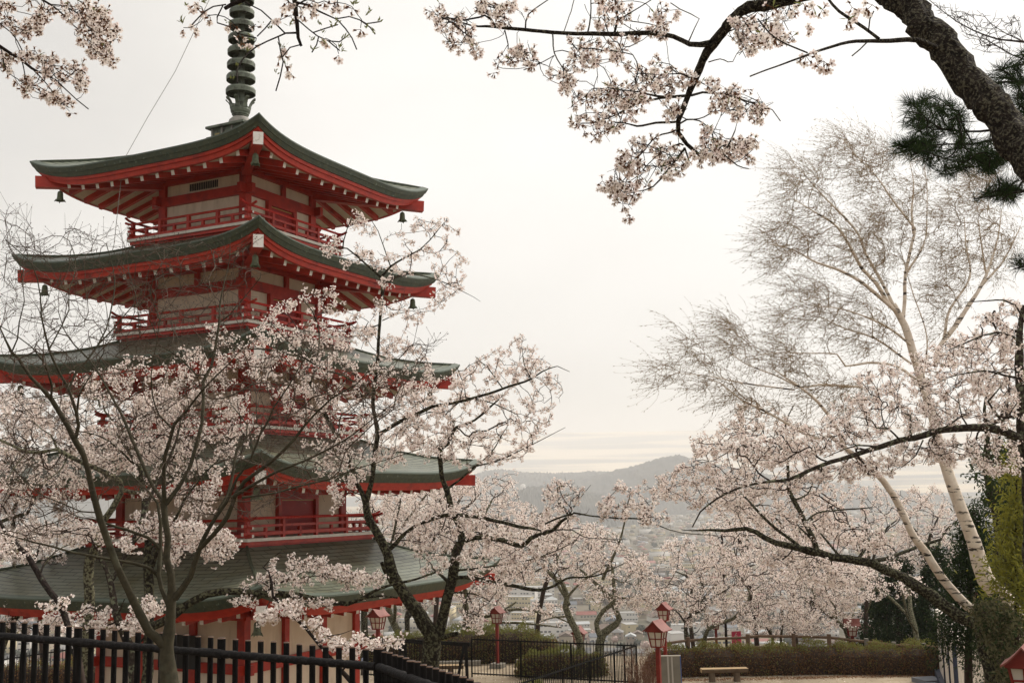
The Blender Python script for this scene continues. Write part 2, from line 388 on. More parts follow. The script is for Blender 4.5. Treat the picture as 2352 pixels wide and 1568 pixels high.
    for S_i, S in enumerate(SIDES):
        def bb(x0, x1, z0, z1, d, name, m, out_=0.0):
            mbb = MB(); a = S(x0, -(wv+out_)); b = S(x1, -(wv+out_)); mbb.beam((*a, (z0+z1)/2), (*b, (z0+z1)/2), d, z1-z0); return pbuild(mbb, name, [m], wl_o)
        e = wv-.18
        bb(-wv-.10, wv+.10, plate_b, plate_t+.02*S_i, .16, 'plate_beam', m_red, -.02)
        bb(-wv-.26, wv+.26, mb_b+.002*S_i, mb_t+.002*S_i, .12, 'tie_beam', m_red, -.003)
        bb(-e, e, zf+.02, zf+.14, .12, 'sill_beam', m_red)
        if i == 0:
            bb(-wv-.2, wv+.2, -5.16+.002*S_i, -4.94+.002*S_i, .12, 'tie_beam', m_red)
            for x in (-wv/3, wv/3): bb(x-.09, x+.09, zf+.14, plate_b, .10, 'post', m_red)
        else:
            if S_i in (1, 3):
                bb(-.07+.08, .07+.08, mb_t, plate_b, .08, 'post', m_red)
                dw = .36*wv
                bb(-dw-.08, -dw+.04, zf+.14, mb_b, .13, 'door_frame', m_red, .0); bb(dw-.04, dw+.08, zf+.14, mb_b, .13, 'door_frame', m_red, .0)
                d_ = bb(-dw+.04, dw-.04, zf+.14, mb_b-.10, .03, 'door', m_reddk, -.025)
                bb(-dw+.04, dw-.04, mb_b-.10, mb_b, .13, 'door_frame', m_red)
                mbb = MB(); a = S(-dw+.06, -(wv-.005)); b = S(dw-.06, -(wv-.005)); mbb.beam((*a, mb_b-.12), (*b, mb_b-.12), .01, .022); pbuild(mbb, 'brass_strip', [m_gold], d_)
            else:
                if i < 4: bb(-.07, .07, mb_t, plate_b, .08, 'post', m_red)
        if i == 4 and S_i == 0:
            vt = MB()
            for k in range(16):
                x = -.45+.9*k/15; a = S(x, -(wv-.045)); vt.box((a[0], a[1], (mb_t+plate_b)/2+.02), (.03, .03, .19))
            pbuild(vt, 'vent_grille', [m_dark], wl_o)
    # ---- balcony
    if i > 0:
        b = BAL[i]
        dk = MB(); dk.box((0, 0, zf-.035), (2*b, 2*b, .07)); bo = pbuild(dk, 'balcony', [mat('white_edge_%d' % i, (.70, .66, .58), (.60, .54, .46), scale=7)])
        for k_, (bi, z1, z2) in enumerate(((b-.05, zf-.07, zf-.15), (b-.14, zf-.15, zf-.24))):
            u_ = MB(); u_.box((0, 0, (z1+z2)/2), (2*bi, 2*bi, z1-z2)); pbuild(u_, 'floor_beam', [m_red], bo)
        for S_i, S in enumerate(SIDES):
            rl = b-.10
            def rr(z, wd, hh, ext, name, ends=0):
                q = MB(); a = S(-rl-ext, -rl); c = S(rl+ext, -rl); mid = S(0, -rl)
                q.beam((*mid, z+.001*S_i), (*c, z+.001*S_i), wd, hh, 0, ends); q.beam((*mid, z+.001*S_i), (*a, z+.001*S_i), wd, hh, 0, ends); return pbuild(q, name, [m_red, m_wend], bo)
            dz = .045*(S_i % 2)
            rr(zf+.055+dz, .07, .075, .17, 'bottom_rail', 1); rr(zf+.235+dz, .06, .06, .17, 'middle_rail', 1)
            q = MB(); zt_ = zf+.41+dz; pts = [S(x, -rl) for x in (-rl-.27, -rl-.14, -rl, 0, rl, rl+.14, rl+.27)]; dzs = (.07, .02, 0, 0, 0, .02, .07)
            q.tube([(*p, zt_+d) for p, d in zip(pts, dzs)], .033, 8); pbuild(q, 'top_rail', [m_redworn if S_i == 1 else m_red], bo)
            nb = 5
            for k in range(nb):
                x = (k/(nb-1)*2-1)*rl
                if k == nb-1: continue
                a = S(x, -rl); q = MB(); q.box((*a, zf+.21), (.085, .085, .42)); pbuild(q, 'baluster', [m_red], bo)
            for k in range(nb-1):
                x = ((k+.5)/(nb-1)*2-1)*rl; a = S(x, -rl); q = MB(); q.box((*a, zf+.12), (.07, .07, .24)); pbuild(q, 'baluster', [m_red], bo)
# stone base
sb = MB(); sb.box((0, 0, G0+.30), (5.6, 5.6, .9)); sb.box((0, 0, G0-.36), (6.6, 6.6, 1.0)); pbuild(sb, 'stone_base', [m_stone])
# spire
zr0 = 9.72
fb = MB(); fb.box((0, 0, zr0+.03), (1.26, 1.26, .07)); fb.box((0, 0, zr0+.18), (1.04, 1.04, .24)); fb.box((0, 0, zr0+.33), (1.30, 1.30, .06))
spire = pbuild(fb, 'spire', [m_bronze])
q = MB()
for S in SIDES:
    for x in (-.5, -.17, .17, .5): a = S(x, -.53); q.box((a[0], a[1], zr0+.18), (.05, .05, .24))
    for x in (-.33, 0, .33): a = S(x, -.525); q.box((a[0], a[1], zr0+.14), (.16, .02, .05) if abs(a[1]) > abs(a[0]) else (.02, .16, .05), 1)
pbuild(q, 'box_ribs', [m_lead, mat('gilt', (.32, .24, .10), rough=.5)], spire)
q = MB(); q.lathe((0, 0, zr0+.36), [(.33, 0), (.335, .12), (.30, .25), (.22, .33), (.10, .37)], 28); pbuild(q, 'inverted_bowl', [m_lead], spire, smooth=True)
q = MB(); zc = zr0+.70
q.lathe((0, 0, zc), [(.16, 0), (.20, .02), (.20, .05), (.23, .07), (.23, .10), (.255, .14), (.27, .20), (.255, .26), (.25, .28), (.10, .28)], 28)
for k in range(8):
    a = 2*math.pi*(k+.5)/8; ca, sa = math.cos(a), math.sin(a)
    P = [(.24, .24, .075), (.26, .34, .05), (.31, .43, .05), (.37, .48, .065), (.385, .52, .03)]; V = []
    for r, z, hw in P:
        for sgn in (-1, 1):
            for dr in (0, .03): V.append((ca*(r+dr)-sa*hw*sgn, sa*(r+dr)+ca*hw*sgn, zc+z))
    F = []
    for j in range(len(P)-1):
        o_ = 4*j; F += [(o_, o_+2, o_+6, o_+4), (o_+1, o_+5, o_+7, o_+3), (o_, o_+4, o_+5, o_+1), (o_+2, o_+3, o_+7, o_+6)]
    F.append((len(V)-4, len(V)-2, len(V)-1, len(V)-3)); q.add(V, F)
pbuild(q, 'lotus_crown', [m_bronze], spire)
q = MB(); q.tube([(0, 0, zc+.2), (0, 0, 16.0)], [.10, .075], 16); pbuild(q, 'shaft', [m_bronze], spire, smooth=True)
for k in range(12):
    r = .40-.0105*k; z = 11.19+.3777*k-.03; q = MB()
    if z > 15.8: break
    q.lathe((0, 0, z), [(r, -.085), (r+.004, .03), (r-.03, .085), (r-.03, .06), (r-.02, .02), (r-.02, -.085), (r, -.085)], 32)
    q.lathe((0, 0, z+.06), [(r-.02, .012), (.165, .018), (.165, 0), (r-.02, 0)], 32)
    q.lathe((0, 0, z+.055), [(.13, .05), (.13, -.05), (.085, -.07), (.085, .07), (.13, .05)], 16)
    for j in range(8):
        a = 2*math.pi*j/8; q.box((.15*math.cos(a), .15*math.sin(a), z+.068), (.08, .065, .018), rz=a)
    pbuild(q, 'spire_ring', [m_bronze], spire, smooth=False)
q = MB(); q.lathe((0, 0, 16.0), [(.07, 0), (.18, .15), (.20, .3), (.10, .45), (.0, .6)], 16); pbuild(q, 'spire_jewel', [m_bronze], spire, smooth=True)
# wire from the spire to the eaves
def ploc(u, v, y):
    p = at(u, v, y); d = Matrix.Rotation(-PRZ, 3, 'Z') @ (Vector(p)-Vector((PCX, PCY, 0))); return (d.x, d.y, d.z)
q = MB(); q.tube([(0, 0, 15.9), ploc(402, 165, 26.4), ploc(340, 268, 25.9), ploc(290, 357, 25.2)], .008, 5)
q.tube([ploc(290, 357, 25.2), ploc(283, 372, 25.1), ploc(271, 477, 25.0), ploc(262, 560, 25.0), ploc(256, 584, 25.1)], .008, 5); pbuild(q, 'guy_wire', [m_lead])
# board on the left wall
q = MB(); a = -wv
nb_o = None
q.box((.42, -(TIERS[0]['w']+.12), -3.42), (1.2, .06, .72)); q.box((.42, -(TIERS[0]['w']+.16), -3.04), (1.3, .12, .05))
o = pbuild(q, 'notice_board', [m_dark, m_red]); 

# wind bells (hang from the hip beams)
def make_bell():
    q = MB(); q.lathe((0, 0, 0), [(.0, -.10), (.035, -.10), (.06, -.12), (.072, -.17), (.075, -.25), (.085, -.31), (.11, -.36), (.105, -.36), (.07, -.29), (.0, -.26)], 14)
    for k in range(4):
        a = math.pi/4+k*math.pi/2; q.tube([(.085*math.cos(a), .085*math.sin(a), -.33), (.14*math.cos(a), .14*math.sin(a), -.385)], [.03, .006], 5)
    q.tube([(0, 0, -.26), (0, 0, -.40)], .006, 5)
    b = q.build('wind_bell', m_bell, smooth=False)
    q = MB(); q.tube([(.0, 0, 0), (.025, 0, -.03), (.02, 0, -.07), (0, 0, -.10), (-.02, 0, -.07), (-.025, 0, -.03), (0, 0, 0)], .007, 5); q.build('hanger', m_bell, b)
    return b
bell0 = make_bell(); first = True
ordn = ['ground', 'second', 'third', 'fourth', 'top']
for i, T in enumerate(TIERS):
    for cn, (cx_, cy_) in {'near': (1, -1), 'right': (1, 1), 'left': (-1, -1)}.items():
        if (i == 0 and cn == 'left'): continue
        h = T['s']*.86
        f = (h-T['w'])/(T['s']*.975-T['w']); zi_ = T['tip']-.27 if i else T['tip']-.55
        z = zi_+(T['tip']-.55-zi_)*f-.145
        p = Matrix.Rotation(PRZ, 3, 'Z') @ Vector((cx_*h, cy_*h, 0))
        b = bell0 if first else copy_tree(bell0); first = False
        b.location = (PCX+p.x, PCY+p.y, z); b.rotation_euler = (0, 0, random.uniform(0, 1.5))
        tag(b, 'dark bronze wind bell hanging from the %s corner of the %s roof of the pagoda' % (cn, ordn[i]), 'bell', 'wind bells on the pagoda roof corners')

# ------------------------------------------------------------ plants
def barkmat(name, c1, c2, c3, sc_=26, bump=.02, s3=18, lo3=.5, hi3=.6, bs=34): return mat(name, c1, c2, scale=sc_, rough=.95, bump=bump, c3=c3, s3=s3, lo3=lo3, hi3=hi3, spec=.15, bs=bs)
b_cherry = barkmat('cherry_bark', (.022, .016, .013), (.055, .042, .032), (.15, .155, .10), lo3=.52, hi3=.62)
b_dark = barkmat('dark_cherry_bark', (.012, .008, .007), (.032, .023, .019), (.07, .07, .05), lo3=.60, hi3=.72)
b_mossy = barkmat('mossy_bark', (.014, .011, .008), (.040, .033, .022), (.125, .122, .072), s3=24, lo3=.48, hi3=.60, bump=.05, bs=40)
b_lichen = barkmat('lichen_bark', (.045, .04, .03), (.09, .08, .055), (.23, .225, .14), s3=26, lo3=.44, hi3=.58, bump=.04, bs=40)
b_rough = barkmat('rough_bark', (.010, .007, .005), (.045, .034, .026), (.14, .125, .085), s3=70, lo3=.50, hi3=.62, bump=.05, bs=70)
b_maple = barkmat('olive_bark', (.038, .034, .022), (.062, .053, .033), (.13, .13, .09), s3=3, lo3=.60, hi3=.74, bump=.003)
b_twig = mat('twig_bark', (.026, .016, .012), (.050, .032, .022), scale=9, rough=.9)
b_twigm = mat('maple_twig', (.06, .045, .03), (.085, .055, .038), scale=3, rough=.85)
b_birch_twig = mat('birch_twig', (.23, .16, .09), (.32, .23, .14), scale=3, rough=.9)
f_white = petal('petal_white', (.97, .885, .82), .28); f_pink = petal('petal_pink', (.94, .81, .76), .28); f_calyx = petal('calyx_brown', (.15, .072, .038), .1)
f_leaf = petal('bronze_leaf', (.16, .17, .06), .4); f_catkin = petal('birch_catkin', (.20, .155, .06), .3)
f_needle = petal('pine_needle', (.022, .036, .016), .15); f_needle2 = petal('pine_needle_light', (.045, .062, .026), .2); f_fir = petal('dark_fir_leaf', (.020, .034, .016), .15); f_fir2 = petal('fir_leaf', (.045, .065, .028), .2)
f_yel = petal('yellow_green_leaf', (.28, .27, .05), .4); f_rust = petal('rusty_azalea_leaf', (.14, .072, .032), .2); f_rust2 = petal('brown_azalea_leaf', (.21, .115, .055), .25); f_grn = petal('azalea_green_leaf', (.21, .215, .065), .3)
def birchmat():
    m = mat('birch_bark', (.76, .66, .55), (.56, .45, .34), scale=5, rough=.75, lo=.4, hi=.75); t = m.node_tree; b = t.nodes['Principled BSDF']
    co = N(t, 'ShaderNodeTexCoord'); mp = N(t, 'ShaderNodeMapping'); mp.inputs['Scale'].default_value = (2.2, 2.2, 9); mp.inputs['Rotation'].default_value = (0, .35, 0)
    t.links.new(co.outputs['Object'], mp.inputs[0]); n = N(t, 'ShaderNodeTexNoise'); n.inputs['Scale'].default_value = 1.6; n.inputs['Detail'].default_value = 6; n.inputs['Roughness'].default_value = .65; t.links.new(mp.outputs[0], n.inputs[0])
    r = N(t, 'ShaderNodeValToRGB'); r.color_ramp.elements[0].position = .55; r.color_ramp.elements[1].position = .60; t.links.new(n.outputs['Fac'], r.inputs[0])
    x = N(t, 'ShaderNodeMixRGB'); x.inputs[2].default_value = (.045, .035, .028, 1); l = b.inputs['Base Color'].links[0]; s = l.from_socket; t.links.remove(l)
    t.links.new(r.outputs[0], x.inputs[0]); t.links.new(s, x.inputs[1]); t.links.new(x.outputs[0], b.inputs['Base Color']); return m
b_birch = birchmat()

def catmull(P, step):
    P = np.asarray(P, float)
    if len(P) < 3: 
        n = max(2, int(np.linalg.norm(P[1, :3]-P[0, :3])/step)+1); return P[0]+(P[1]-P[0])*np.linspace(0, 1, n)[:, None]
    Q = np.vstack([2*P[0]-P[1], P, 2*P[-1]-P[-2]]); out_ = []
    for i in range(len(P)-1):
        a, b, c, d = Q[i:i+4]; n = max(1, int(np.linalg.norm(c[:3]-b[:3])/step))
        for k in range(n):
            t = k/n; out_.append(.5*((2*b)+(-a+c)*t+(2*a-5*b+4*c-d)*t*t+(-a+3*b-3*c+d)*t**3))
    out_.append(P[-1]); return np.array(out_)
def tube_np(P, R, n, r_, rough=.0):
    T = np.gradient(P, axis=0); T /= np.linalg.norm(T, axis=1)[:, None]+1e-9
    ref = np.array([.31, .17, .93]) if abs(T[0][2]) < .85 else np.array([.93, .3, .1])
    A = np.cross(T, ref); A /= np.linalg.norm(A, axis=1)[:, None]+1e-9; B = np.cross(T, A)
    th = np.arange(n)*2*math.pi/n
    rr = R[:, None]*(1+rough*r_.normal(size=(len(P), n)))
    V = P[:, None, :]+(A[:, None, :]*np.cos(th)[None, :, None]+B[:, None, :]*np.sin(th)[None, :, None])*rr[..., None]
    i = np.arange(len(P)-1)[:, None]*n; k = np.arange(n)[None, :]; k2 = (k+1) % n
    F = np.stack([i+k, i+k2, i+n+k2, i+n+k], -1).reshape(-1, 4)
    return V.reshape(-1, 3), F
def prisms(A, B, ra, rb, n=3):
    m = len(A); D = B-A; L = np.linalg.norm(D, axis=1)[:, None]+1e-9; D = D/L
    ref = np.where(np.abs(D[:, 2:3]) < .8, np.array([[0, 0, 1.]]), np.array([[1., 0, 0]]))
    X = np.cross(D, ref); X /= np.linalg.norm(X, axis=1)[:, None]; Y = np.cross(D, X)
    th = np.arange(n)*2*math.pi/n; C = np.cos(th)[None, :, None]; S = np.sin(th)[None, :, None]
    o_ = X[:, None, :]*C+Y[:, None, :]*S
    V = np.concatenate([A[:, None, :]+o_*ra[:, None, None], (B+D*rb[:, None]*.6)[:, None, :]+o_*rb[:, None, None]], 1)
    b = np.arange(m)[:, None]*2*n; k = np.arange(n)[None, :]; k2 = (k+1) % n
    F = np.stack([b+k, b+k2, b+n+k2, b+n+k], -1).reshape(-1, 4)
    return V.reshape(-1, 3), F
def frames(Nn, r_):
    Nn = Nn/(np.linalg.norm(Nn, axis=1)[:, None]+1e-9); R = r_.normal(size=Nn.shape); X = np.cross(Nn, R); X /= np.linalg.norm(X, axis=1)[:, None]+1e-9
    return Nn, X, np.cross(Nn, X)
def fans(C, Nn, size, r_, k=5, cup=.35, notch=.72):
    """flowers: k-petalled cup seen as a star-shaped fan"""
    m = len(C); Nn, X, Y = frames(Nn, r_); kk = 2*k
    th = np.arange(kk)*2*math.pi/kk; rad = np.where(np.arange(kk) % 2 == 0, 1, notch)
    V = np.empty((m, kk+1, 3)); V[:, 0] = C-Nn*(size*cup)[:, None]*.6
    V[:, 1:] = C[:, None, :]+(X[:, None, :]*np.cos(th)[None, :, None]+Y[:, None, :]*np.sin(th)[None, :, None])*(rad[None, :]*size[:, None])[..., None]+Nn[:, None, :]*(size*cup)[:, None, None]*.5
    b = np.arange(m)[:, None]*(kk+1); i = np.arange(kk)[None, :]
    F = np.stack([b+0*i, b+1+i, b+1+(i+1) % kk], -1).reshape(-1, 3)
    return V.reshape(-1, 3), F, kk
def pents(C, Nn, size, r_):
    m = len(C); Nn, X, Y = frames(Nn, r_); th = np.arange(5)*2*math.pi/5
    rad = r_.uniform(.7, 1.15, (m, 5))*size[:, None]
    V = C[:, None, :]+(X[:, None, :]*np.cos(th)[None, :, None]+Y[:, None, :]*np.sin(th)[None, :, None])*rad[..., None]+Nn[:, None, :]*(r_.uniform(-.3, .3, (m, 5))*size[:, None])[..., None]
    return V.reshape(-1, 3), np.arange(m*5).reshape(-1, 5)
def petals5(C, Nn, size, r_):
    m = len(C); Nn, X, Y = frames(Nn, r_); Vs = []
    for k in range(5):
        a = 2*math.pi*k/5
        for (r, w_, h) in ((.08, -.10, 0), (.62, -.36, .30), (1.0, -.16, .52), (.93, 0, .48), (1.0, .16, .52), (.62, .36, .30), (.08, .10, 0)):
            ca, sa = math.cos(a), math.sin(a); Vs.append(X*(ca*r-sa*w_)+Y*(sa*r+ca*w_)+Nn*h*.8)
    V = C[:, None, :]+np.stack(Vs, 1)*size[:, None, None]; base = np.arange(m*5)[:, None]*7
    F = np.concatenate([base+np.array([[0, 1, 5, 6]]), base+np.array([[1, 2, 3, 5]]), base+np.array([[3, 4, 5, 5]])[:, :3].repeat(1, 0)[:, [0, 1, 2, 2]]], 0) if False else None
    F4 = np.concatenate([base+np.array([[0, 1, 5, 6]]), base+np.array([[1, 2, 3, 5]])]); F3 = base+np.array([[3, 4, 5]])
    return V.reshape(-1, 3), F4, F3
def leaves(C, D, L, W, r_):
    """pointed leaves / needles along D"""
    Dn, X, Y = frames(D, r_)
    V = np.stack([C, C+Dn*(L*.5)[:, None]+X*(W*.5)[:, None], C+Dn*L[:, None], C+Dn*(L*.5)[:, None]-X*(W*.5)[:, None]], 1)
    return V.reshape(-1, 3), np.arange(len(C)*4).reshape(-1, 4)
def rdir(n, r_): 
    v = r_.normal(size=(n, 3)); return v/np.linalg.norm(v, axis=1)[:, None]

def inpoly(P, x, y):
    c = np.zeros(len(x), bool); n = len(P)
    for i in range(n):
        x0, y0 = P[i]; x1, y1 = P[(i+1) % n]
        k = (y0 > y) != (y1 > y)
        with np.errstate(divide='ignore', invalid='ignore'): xx = (x1-x0)*(y-y0)/(y1-y0+1e-12)+x0
        c ^= k & (x < xx)
    return c

class Tree:
    def __init__(s, seed, bark, ymid, twig=None, step=.12):
        s.r = np.random.default_rng(seed); s.bark = bark; s.twig = twig or b_twig; s.y = ymid; s.step = step
        s.P = np.zeros((400000, 3)); s.D = np.zeros((400000, 3)); s.R = np.zeros(400000); s.par = np.full(400000, -1, int); s.n = 0; s.n0 = 0
        s.tV = []; s.tF = []; s.tn = 0; s.cV = []; s.cF = []; s.cn = 0; s.base = None
    def _tube(s, P, R, sides, rough):
        V, F = tube_np(P, R, sides, s.r, rough); s.tV.append(V); s.tF.append(F+s.tn); s.tn += len(V)
    def limb(s, spec, y0=None, y1=None, wob=1.0, world0=None, wscale=1.0, world1=None, rough=.05):
        """spec: 'zone x,y,w x,y,w ...'  y0,y1 depth at start and end"""
        y0 = s.y if y0 is None else y0; y1 = y0 if y1 is None else y1
        tok = spec.split(); pts = []; zone = None
        for t in tok:
            if ',' not in t: zone = t; continue
            x, y, w_ = map(float, t.split(',')); u, v = zz(zone, x, y); pts.append((u, v, w_/Z[zone][2]))
        Q = []; L = [0]
        for a, b in zip(pts[:-1], pts[1:]): L.append(L[-1]+math.hypot(a[0]-b[0], a[1]-b[1]))
        for (u, v, w_), l in zip(pts, L):
            yy = y0+(y1-y0)*l/max(L[-1], 1e-6); p = at(u, v, yy); Q.append((*p, max(w_*wscale*yy/FOC/2, .003)))
        if world0: Q = [tuple(q) for q in world0]+Q
        if world1: Q = Q+[tuple(q) for q in world1]
        C = catmull(Q, s.step); P = C[:, :3].copy(); R = np.maximum(C[:, 3], .003)
        nn = len(P); 
        if nn > 4:
            g = s.r.normal(size=(nn, 3)); k = np.array([.25, .5, .25])
            for a in range(3): g[:, a] = np.convolve(g[:, a], k, 'same')
            g[0] = 0; P += g*(np.minimum(R*.35, .02)*wob)[:, None]
        big = R.max() > .03
        s._tube(P, R, 22 if R.max() > .12 else (10 if R.max() > .06 else (7 if big else 5)), rough if big else .03)
        b = s.n; s.P[b:b+nn] = P; s.D[b:b+nn] = np.gradient(P, axis=0); s.D[b:b+nn] /= np.linalg.norm(s.D[b:b+nn], axis=1)[:, None]+1e-9
        s.R[b:b+nn] = R; s.n += nn; s.n0 = s.n
        if s.base is None: s.base = P[0].copy()
        return s
    def to_ground(s, i=0):
        """carry the first limb down to the ground below its start"""
        p = s.P[0].copy(); r = s.R[0]; zg = float(hterr(np.array([p[0]]), np.array([p[1]]))[0])
        if G0-.2 < zg < G0+.3 : zg = G0
        if p[2] > zg:
            d = -s.D[0]; Q = [p]; k = 6; q = p.copy(); dd = d.copy(); h = (p[2]-zg+.15)/k
            for j in range(k):
                dd = dd*.6+np.array([0, 0, -1.])*.4; dd /= np.linalg.norm(dd); q = q+dd*(h/max(-dd[2], .3)); Q.append(q.copy())
            Q = np.array(Q); R = np.linspace(r, r*1.35, len(Q)); R[-1] *= 1.25; R[-2] *= 1.08
            s._tube(Q, R, 10, .04); s.base = np.array([Q[-1][0], Q[-1][1], zg])
        return s
    def attract(s, polys, clump=0.0):
        out_ = []
        for zone, poly, y0, y1, n in polys:
            P = [zz(zone, *map(float, t.split(','))) for t in poly.split()]; P = np.array(P)
            lo, hi = P.min(0), P.max(0); got = []
            cen = lo+(hi-lo)*s.r.random((max(4, int(n*.12)), 2))
            while len(got) < n:
                c = lo+(hi-lo)*s.r.random((n*3, 2))
                if clump: 
                    k = s.r.integers(0, len(cen), len(c)); m_ = s.r.random(len(c)) < clump; c[m_] = cen[k[m_]]+s.r.normal(size=(m_.sum(), 2))*(hi-lo).min()*.07
                c = c[inpoly(P, c[:, 0], c[:, 1])]; got += list(c)
            got = got[:n]
            for u, v in got: out_.append(at(u, v, s.r.uniform(y0, y1)))
        return np.array(out_)
    def grow(s, A, seg=.16, bend=.45, droop=0.0, wander=.18, maxd=None):
        n0 = s.n
        d0 = np.array([np.min(np.linalg.norm(s.P[:s.n]-a, axis=1)) for a in A]); order = np.argsort(d0)
        s.tips = []
        for i in order:
            a = A[i]; V = a-s.P[:s.n]; d = np.linalg.norm(V, axis=1)
            cos = (V*s.D[:s.n]).sum(1)/(d+1e-9); sc_ = d*(1.25-.45*cos)
            sc_[n0:s.n] *= 1.08
            j = int(np.argmin(sc_)); dj = d[j]
            if dj < seg*.5: s.tips.append(j); continue
            k = max(2, int(dj/seg)+1); p0 = s.P[j]; c = p0+s.D[j]*dj*bend*(.5 if j < n0 else 1)+V[j]*.2+np.array([0, 0, -droop*dj])
            t = np.linspace(0, 1, k+1)[1:, None]; Q = (1-t)**2*p0+2*t*(1-t)*c+t*t*a
            Q[:-1] += s.r.normal(size=(k-1, 3))*seg*wander if k > 1 else 0
            b = s.n; s.P[b:b+k] = Q; pr = np.vstack([p0, Q[:-1]]); dd = Q-pr; s.D[b:b+k] = dd/(np.linalg.norm(dd, axis=1)[:, None]+1e-9)
            s.par[b:b+k] = np.concatenate([[j], np.arange(b, b+k-1)]); s.n += k; s.tips.append(s.n-1)
        s.g0 = n0; return s
    def twigs(s, tip=.0035, ex=.5, sides=3, cap=.75):
        n, g0 = s.n, s.g0; cnt = np.zeros(n); leaf = np.ones(n, bool)
        p = s.par[:n]; leaf[p[g0:][p[g0:] >= 0]] = False
        cnt[g0:][leaf[g0:]] = 1
        for i in range(n-1, g0-1, -1):
            if p[i] >= g0: cnt[p[i]] += cnt[i]
        R = tip*np.maximum(cnt, 1)**ex
        for i in range(g0, n):
            if p[i] < g0: R[i] = min(R[i], max(s.R[p[i]]*cap, tip))
            else: R[i] = min(R[i], R[p[i]])
        s.R[g0:n] = R[g0:n]; idx = np.arange(g0, n); pa = p[idx]
        ra = np.minimum(np.where(pa < g0, R[idx]*1.15, s.R[pa]), R[idx]*1.3)
        V, F = prisms(s.P[pa], s.P[idx], ra, R[idx], sides)
        s.tV.append(V); s.tF.append(F+s.tn); s.twF = len(s.tF)-1; s.tn += len(V); s.cnt = cnt
        return s
    def spurs(s, n, L=.12, r0=.0025, mats_=None):
        """short side shoots on the grown twigs"""
        idx = s.r.integers(s.g0, s.n, n); C = s.P[idx]+s.r.normal(size=(n, 3))*.004; D = s.D[idx]*.6+rdir(n, s.r)*.8+np.array([0, 0, .25]); D /= np.linalg.norm(D, axis=1)[:, None]
        l = s.r.uniform(.3, 1, n)*L; E_ = C+D*l[:, None]; V, F = prisms(C, E_, np.full(n, r0), np.full(n, r0*.7), 3)
        s.tV.append(V); s.tF.append(F+s.tn); s.tn += len(V); s.ends = E_; s.endD = D; return s
    def addc(s, V, F, m):
        s.cV.append(V); s.cF.append((F+s.cn, m)); s.cn += len(V)
    def clusters(s, C, per=(5, 10), rad=.05, size=.020, lod=1, leafp=.3, grow_down=.15, calyx=.65):
        r = s.r; k = r.integers(per[0], per[1]+1, len(C)); idx = np.repeat(np.arange(len(C)), k); m = len(idx)
        d = rdir(m, r); d[:, 2] -= grow_down; d /= np.linalg.norm(d, axis=1)[:, None]
        q = r.uniform(.55, 1.0, m)*rad; P = C[idx]+d*q[:, None]; sz = size*r.uniform(.8, 1.15, m); Nn = d+r.normal(size=(m, 3))*.35
        pink = r.random(m) < .33
        if lod == 0:
            V, F4, F3 = petals5(P, Nn, sz, r); pk = np.repeat(pink, 5)
            s.addc(V, F4, np.concatenate([pk, pk]).astype(int)); 
            s.cF.append((F3+s.cn-len(V), pk.astype(int)))
            V, F = prisms(C[idx], P, np.full(m, .0012), np.full(m, .0016), 3); s.addc(V, F, 2)
            V, F = prisms(P-Nn/np.linalg.norm(Nn, axis=1)[:, None]*.012, P, np.full(m, .0035), np.full(m, .005), 4); s.addc(V, F, 2)
        elif lod == 1:
            V, F, kk = fans(P, Nn, sz, r); s.addc(V, F, np.repeat(pink, kk).astype(int))
            mm = r.random(m) < calyx; 
            if mm.any(): V, F = leaves(C[idx][mm], (P-C[idx])[mm]+r.normal(size=(mm.sum(), 3))*.01, q[mm]*1.0, np.full(mm.sum(), .011), r); s.addc(V, F, 2)
        else:
            V, F = pents(P, Nn, sz, r); s.addc(V, F, pink.astype(int))
            mm = r.random(m) < calyx
            if mm.any(): V, F = pents(C[idx][mm]+d[mm]*(q[mm]*.6)[:, None]+r.normal(size=(mm.sum(), 3))*rad*.3, rdir(mm.sum(), r), sz[mm]*.55, r); s.addc(V, F, 2)
        nl = int(len(C)*leafp)
        if nl:
            j = r.integers(0, len(C), nl); D = rdir(nl, r)+np.array([0, 0, .8]); V, F = leaves(C[j], D, r.uniform(.5, 1.2, nl)*rad*1.1, np.full(nl, rad*.22), r); s.addc(V, F, 3)
        return s
    def bloom(s, n, hang=.0, thin=3, **kw):
        """n clusters on the thinner grown twigs"""
        idx = np.arange(s.g0, s.n); wgt = 1/np.maximum(s.cnt[idx], 1)**.8
        j = s.r.choice(idx, n, p=wgt/wgt.sum()); C = s.P[j]+s.r.normal(size=(n, 3))*kw.get('rad', .05)*.6; C[:, 2] -= hang
        return s.clusters(C, **kw)
    def finish(s, name, label, cat='tree', group=None, crown_mats=None, crown='blossom_crown', trunk='trunk', base=None):
        b = s.base if base is None else np.array(base)
        e = tag(empty(name, tuple(b)), label, cat, group)
        V = np.concatenate(s.tV); fl = []
        for i, F in enumerate(s.tF): fl.append((F, 1 if i >= getattr(s, 'twF', 10**9) else 0))
        mesh_np(trunk, V, fl, [s.bark, s.twig], e, smooth=True, origin=b)
        if s.cV: mesh_np(crown, np.concatenate(s.cV), s.cF, crown_mats or [f_white, f_pink, f_calyx, f_leaf], e, origin=b)
        del s.P, s.D, s.tV, s.tF, s.cV, s.cF
        return e

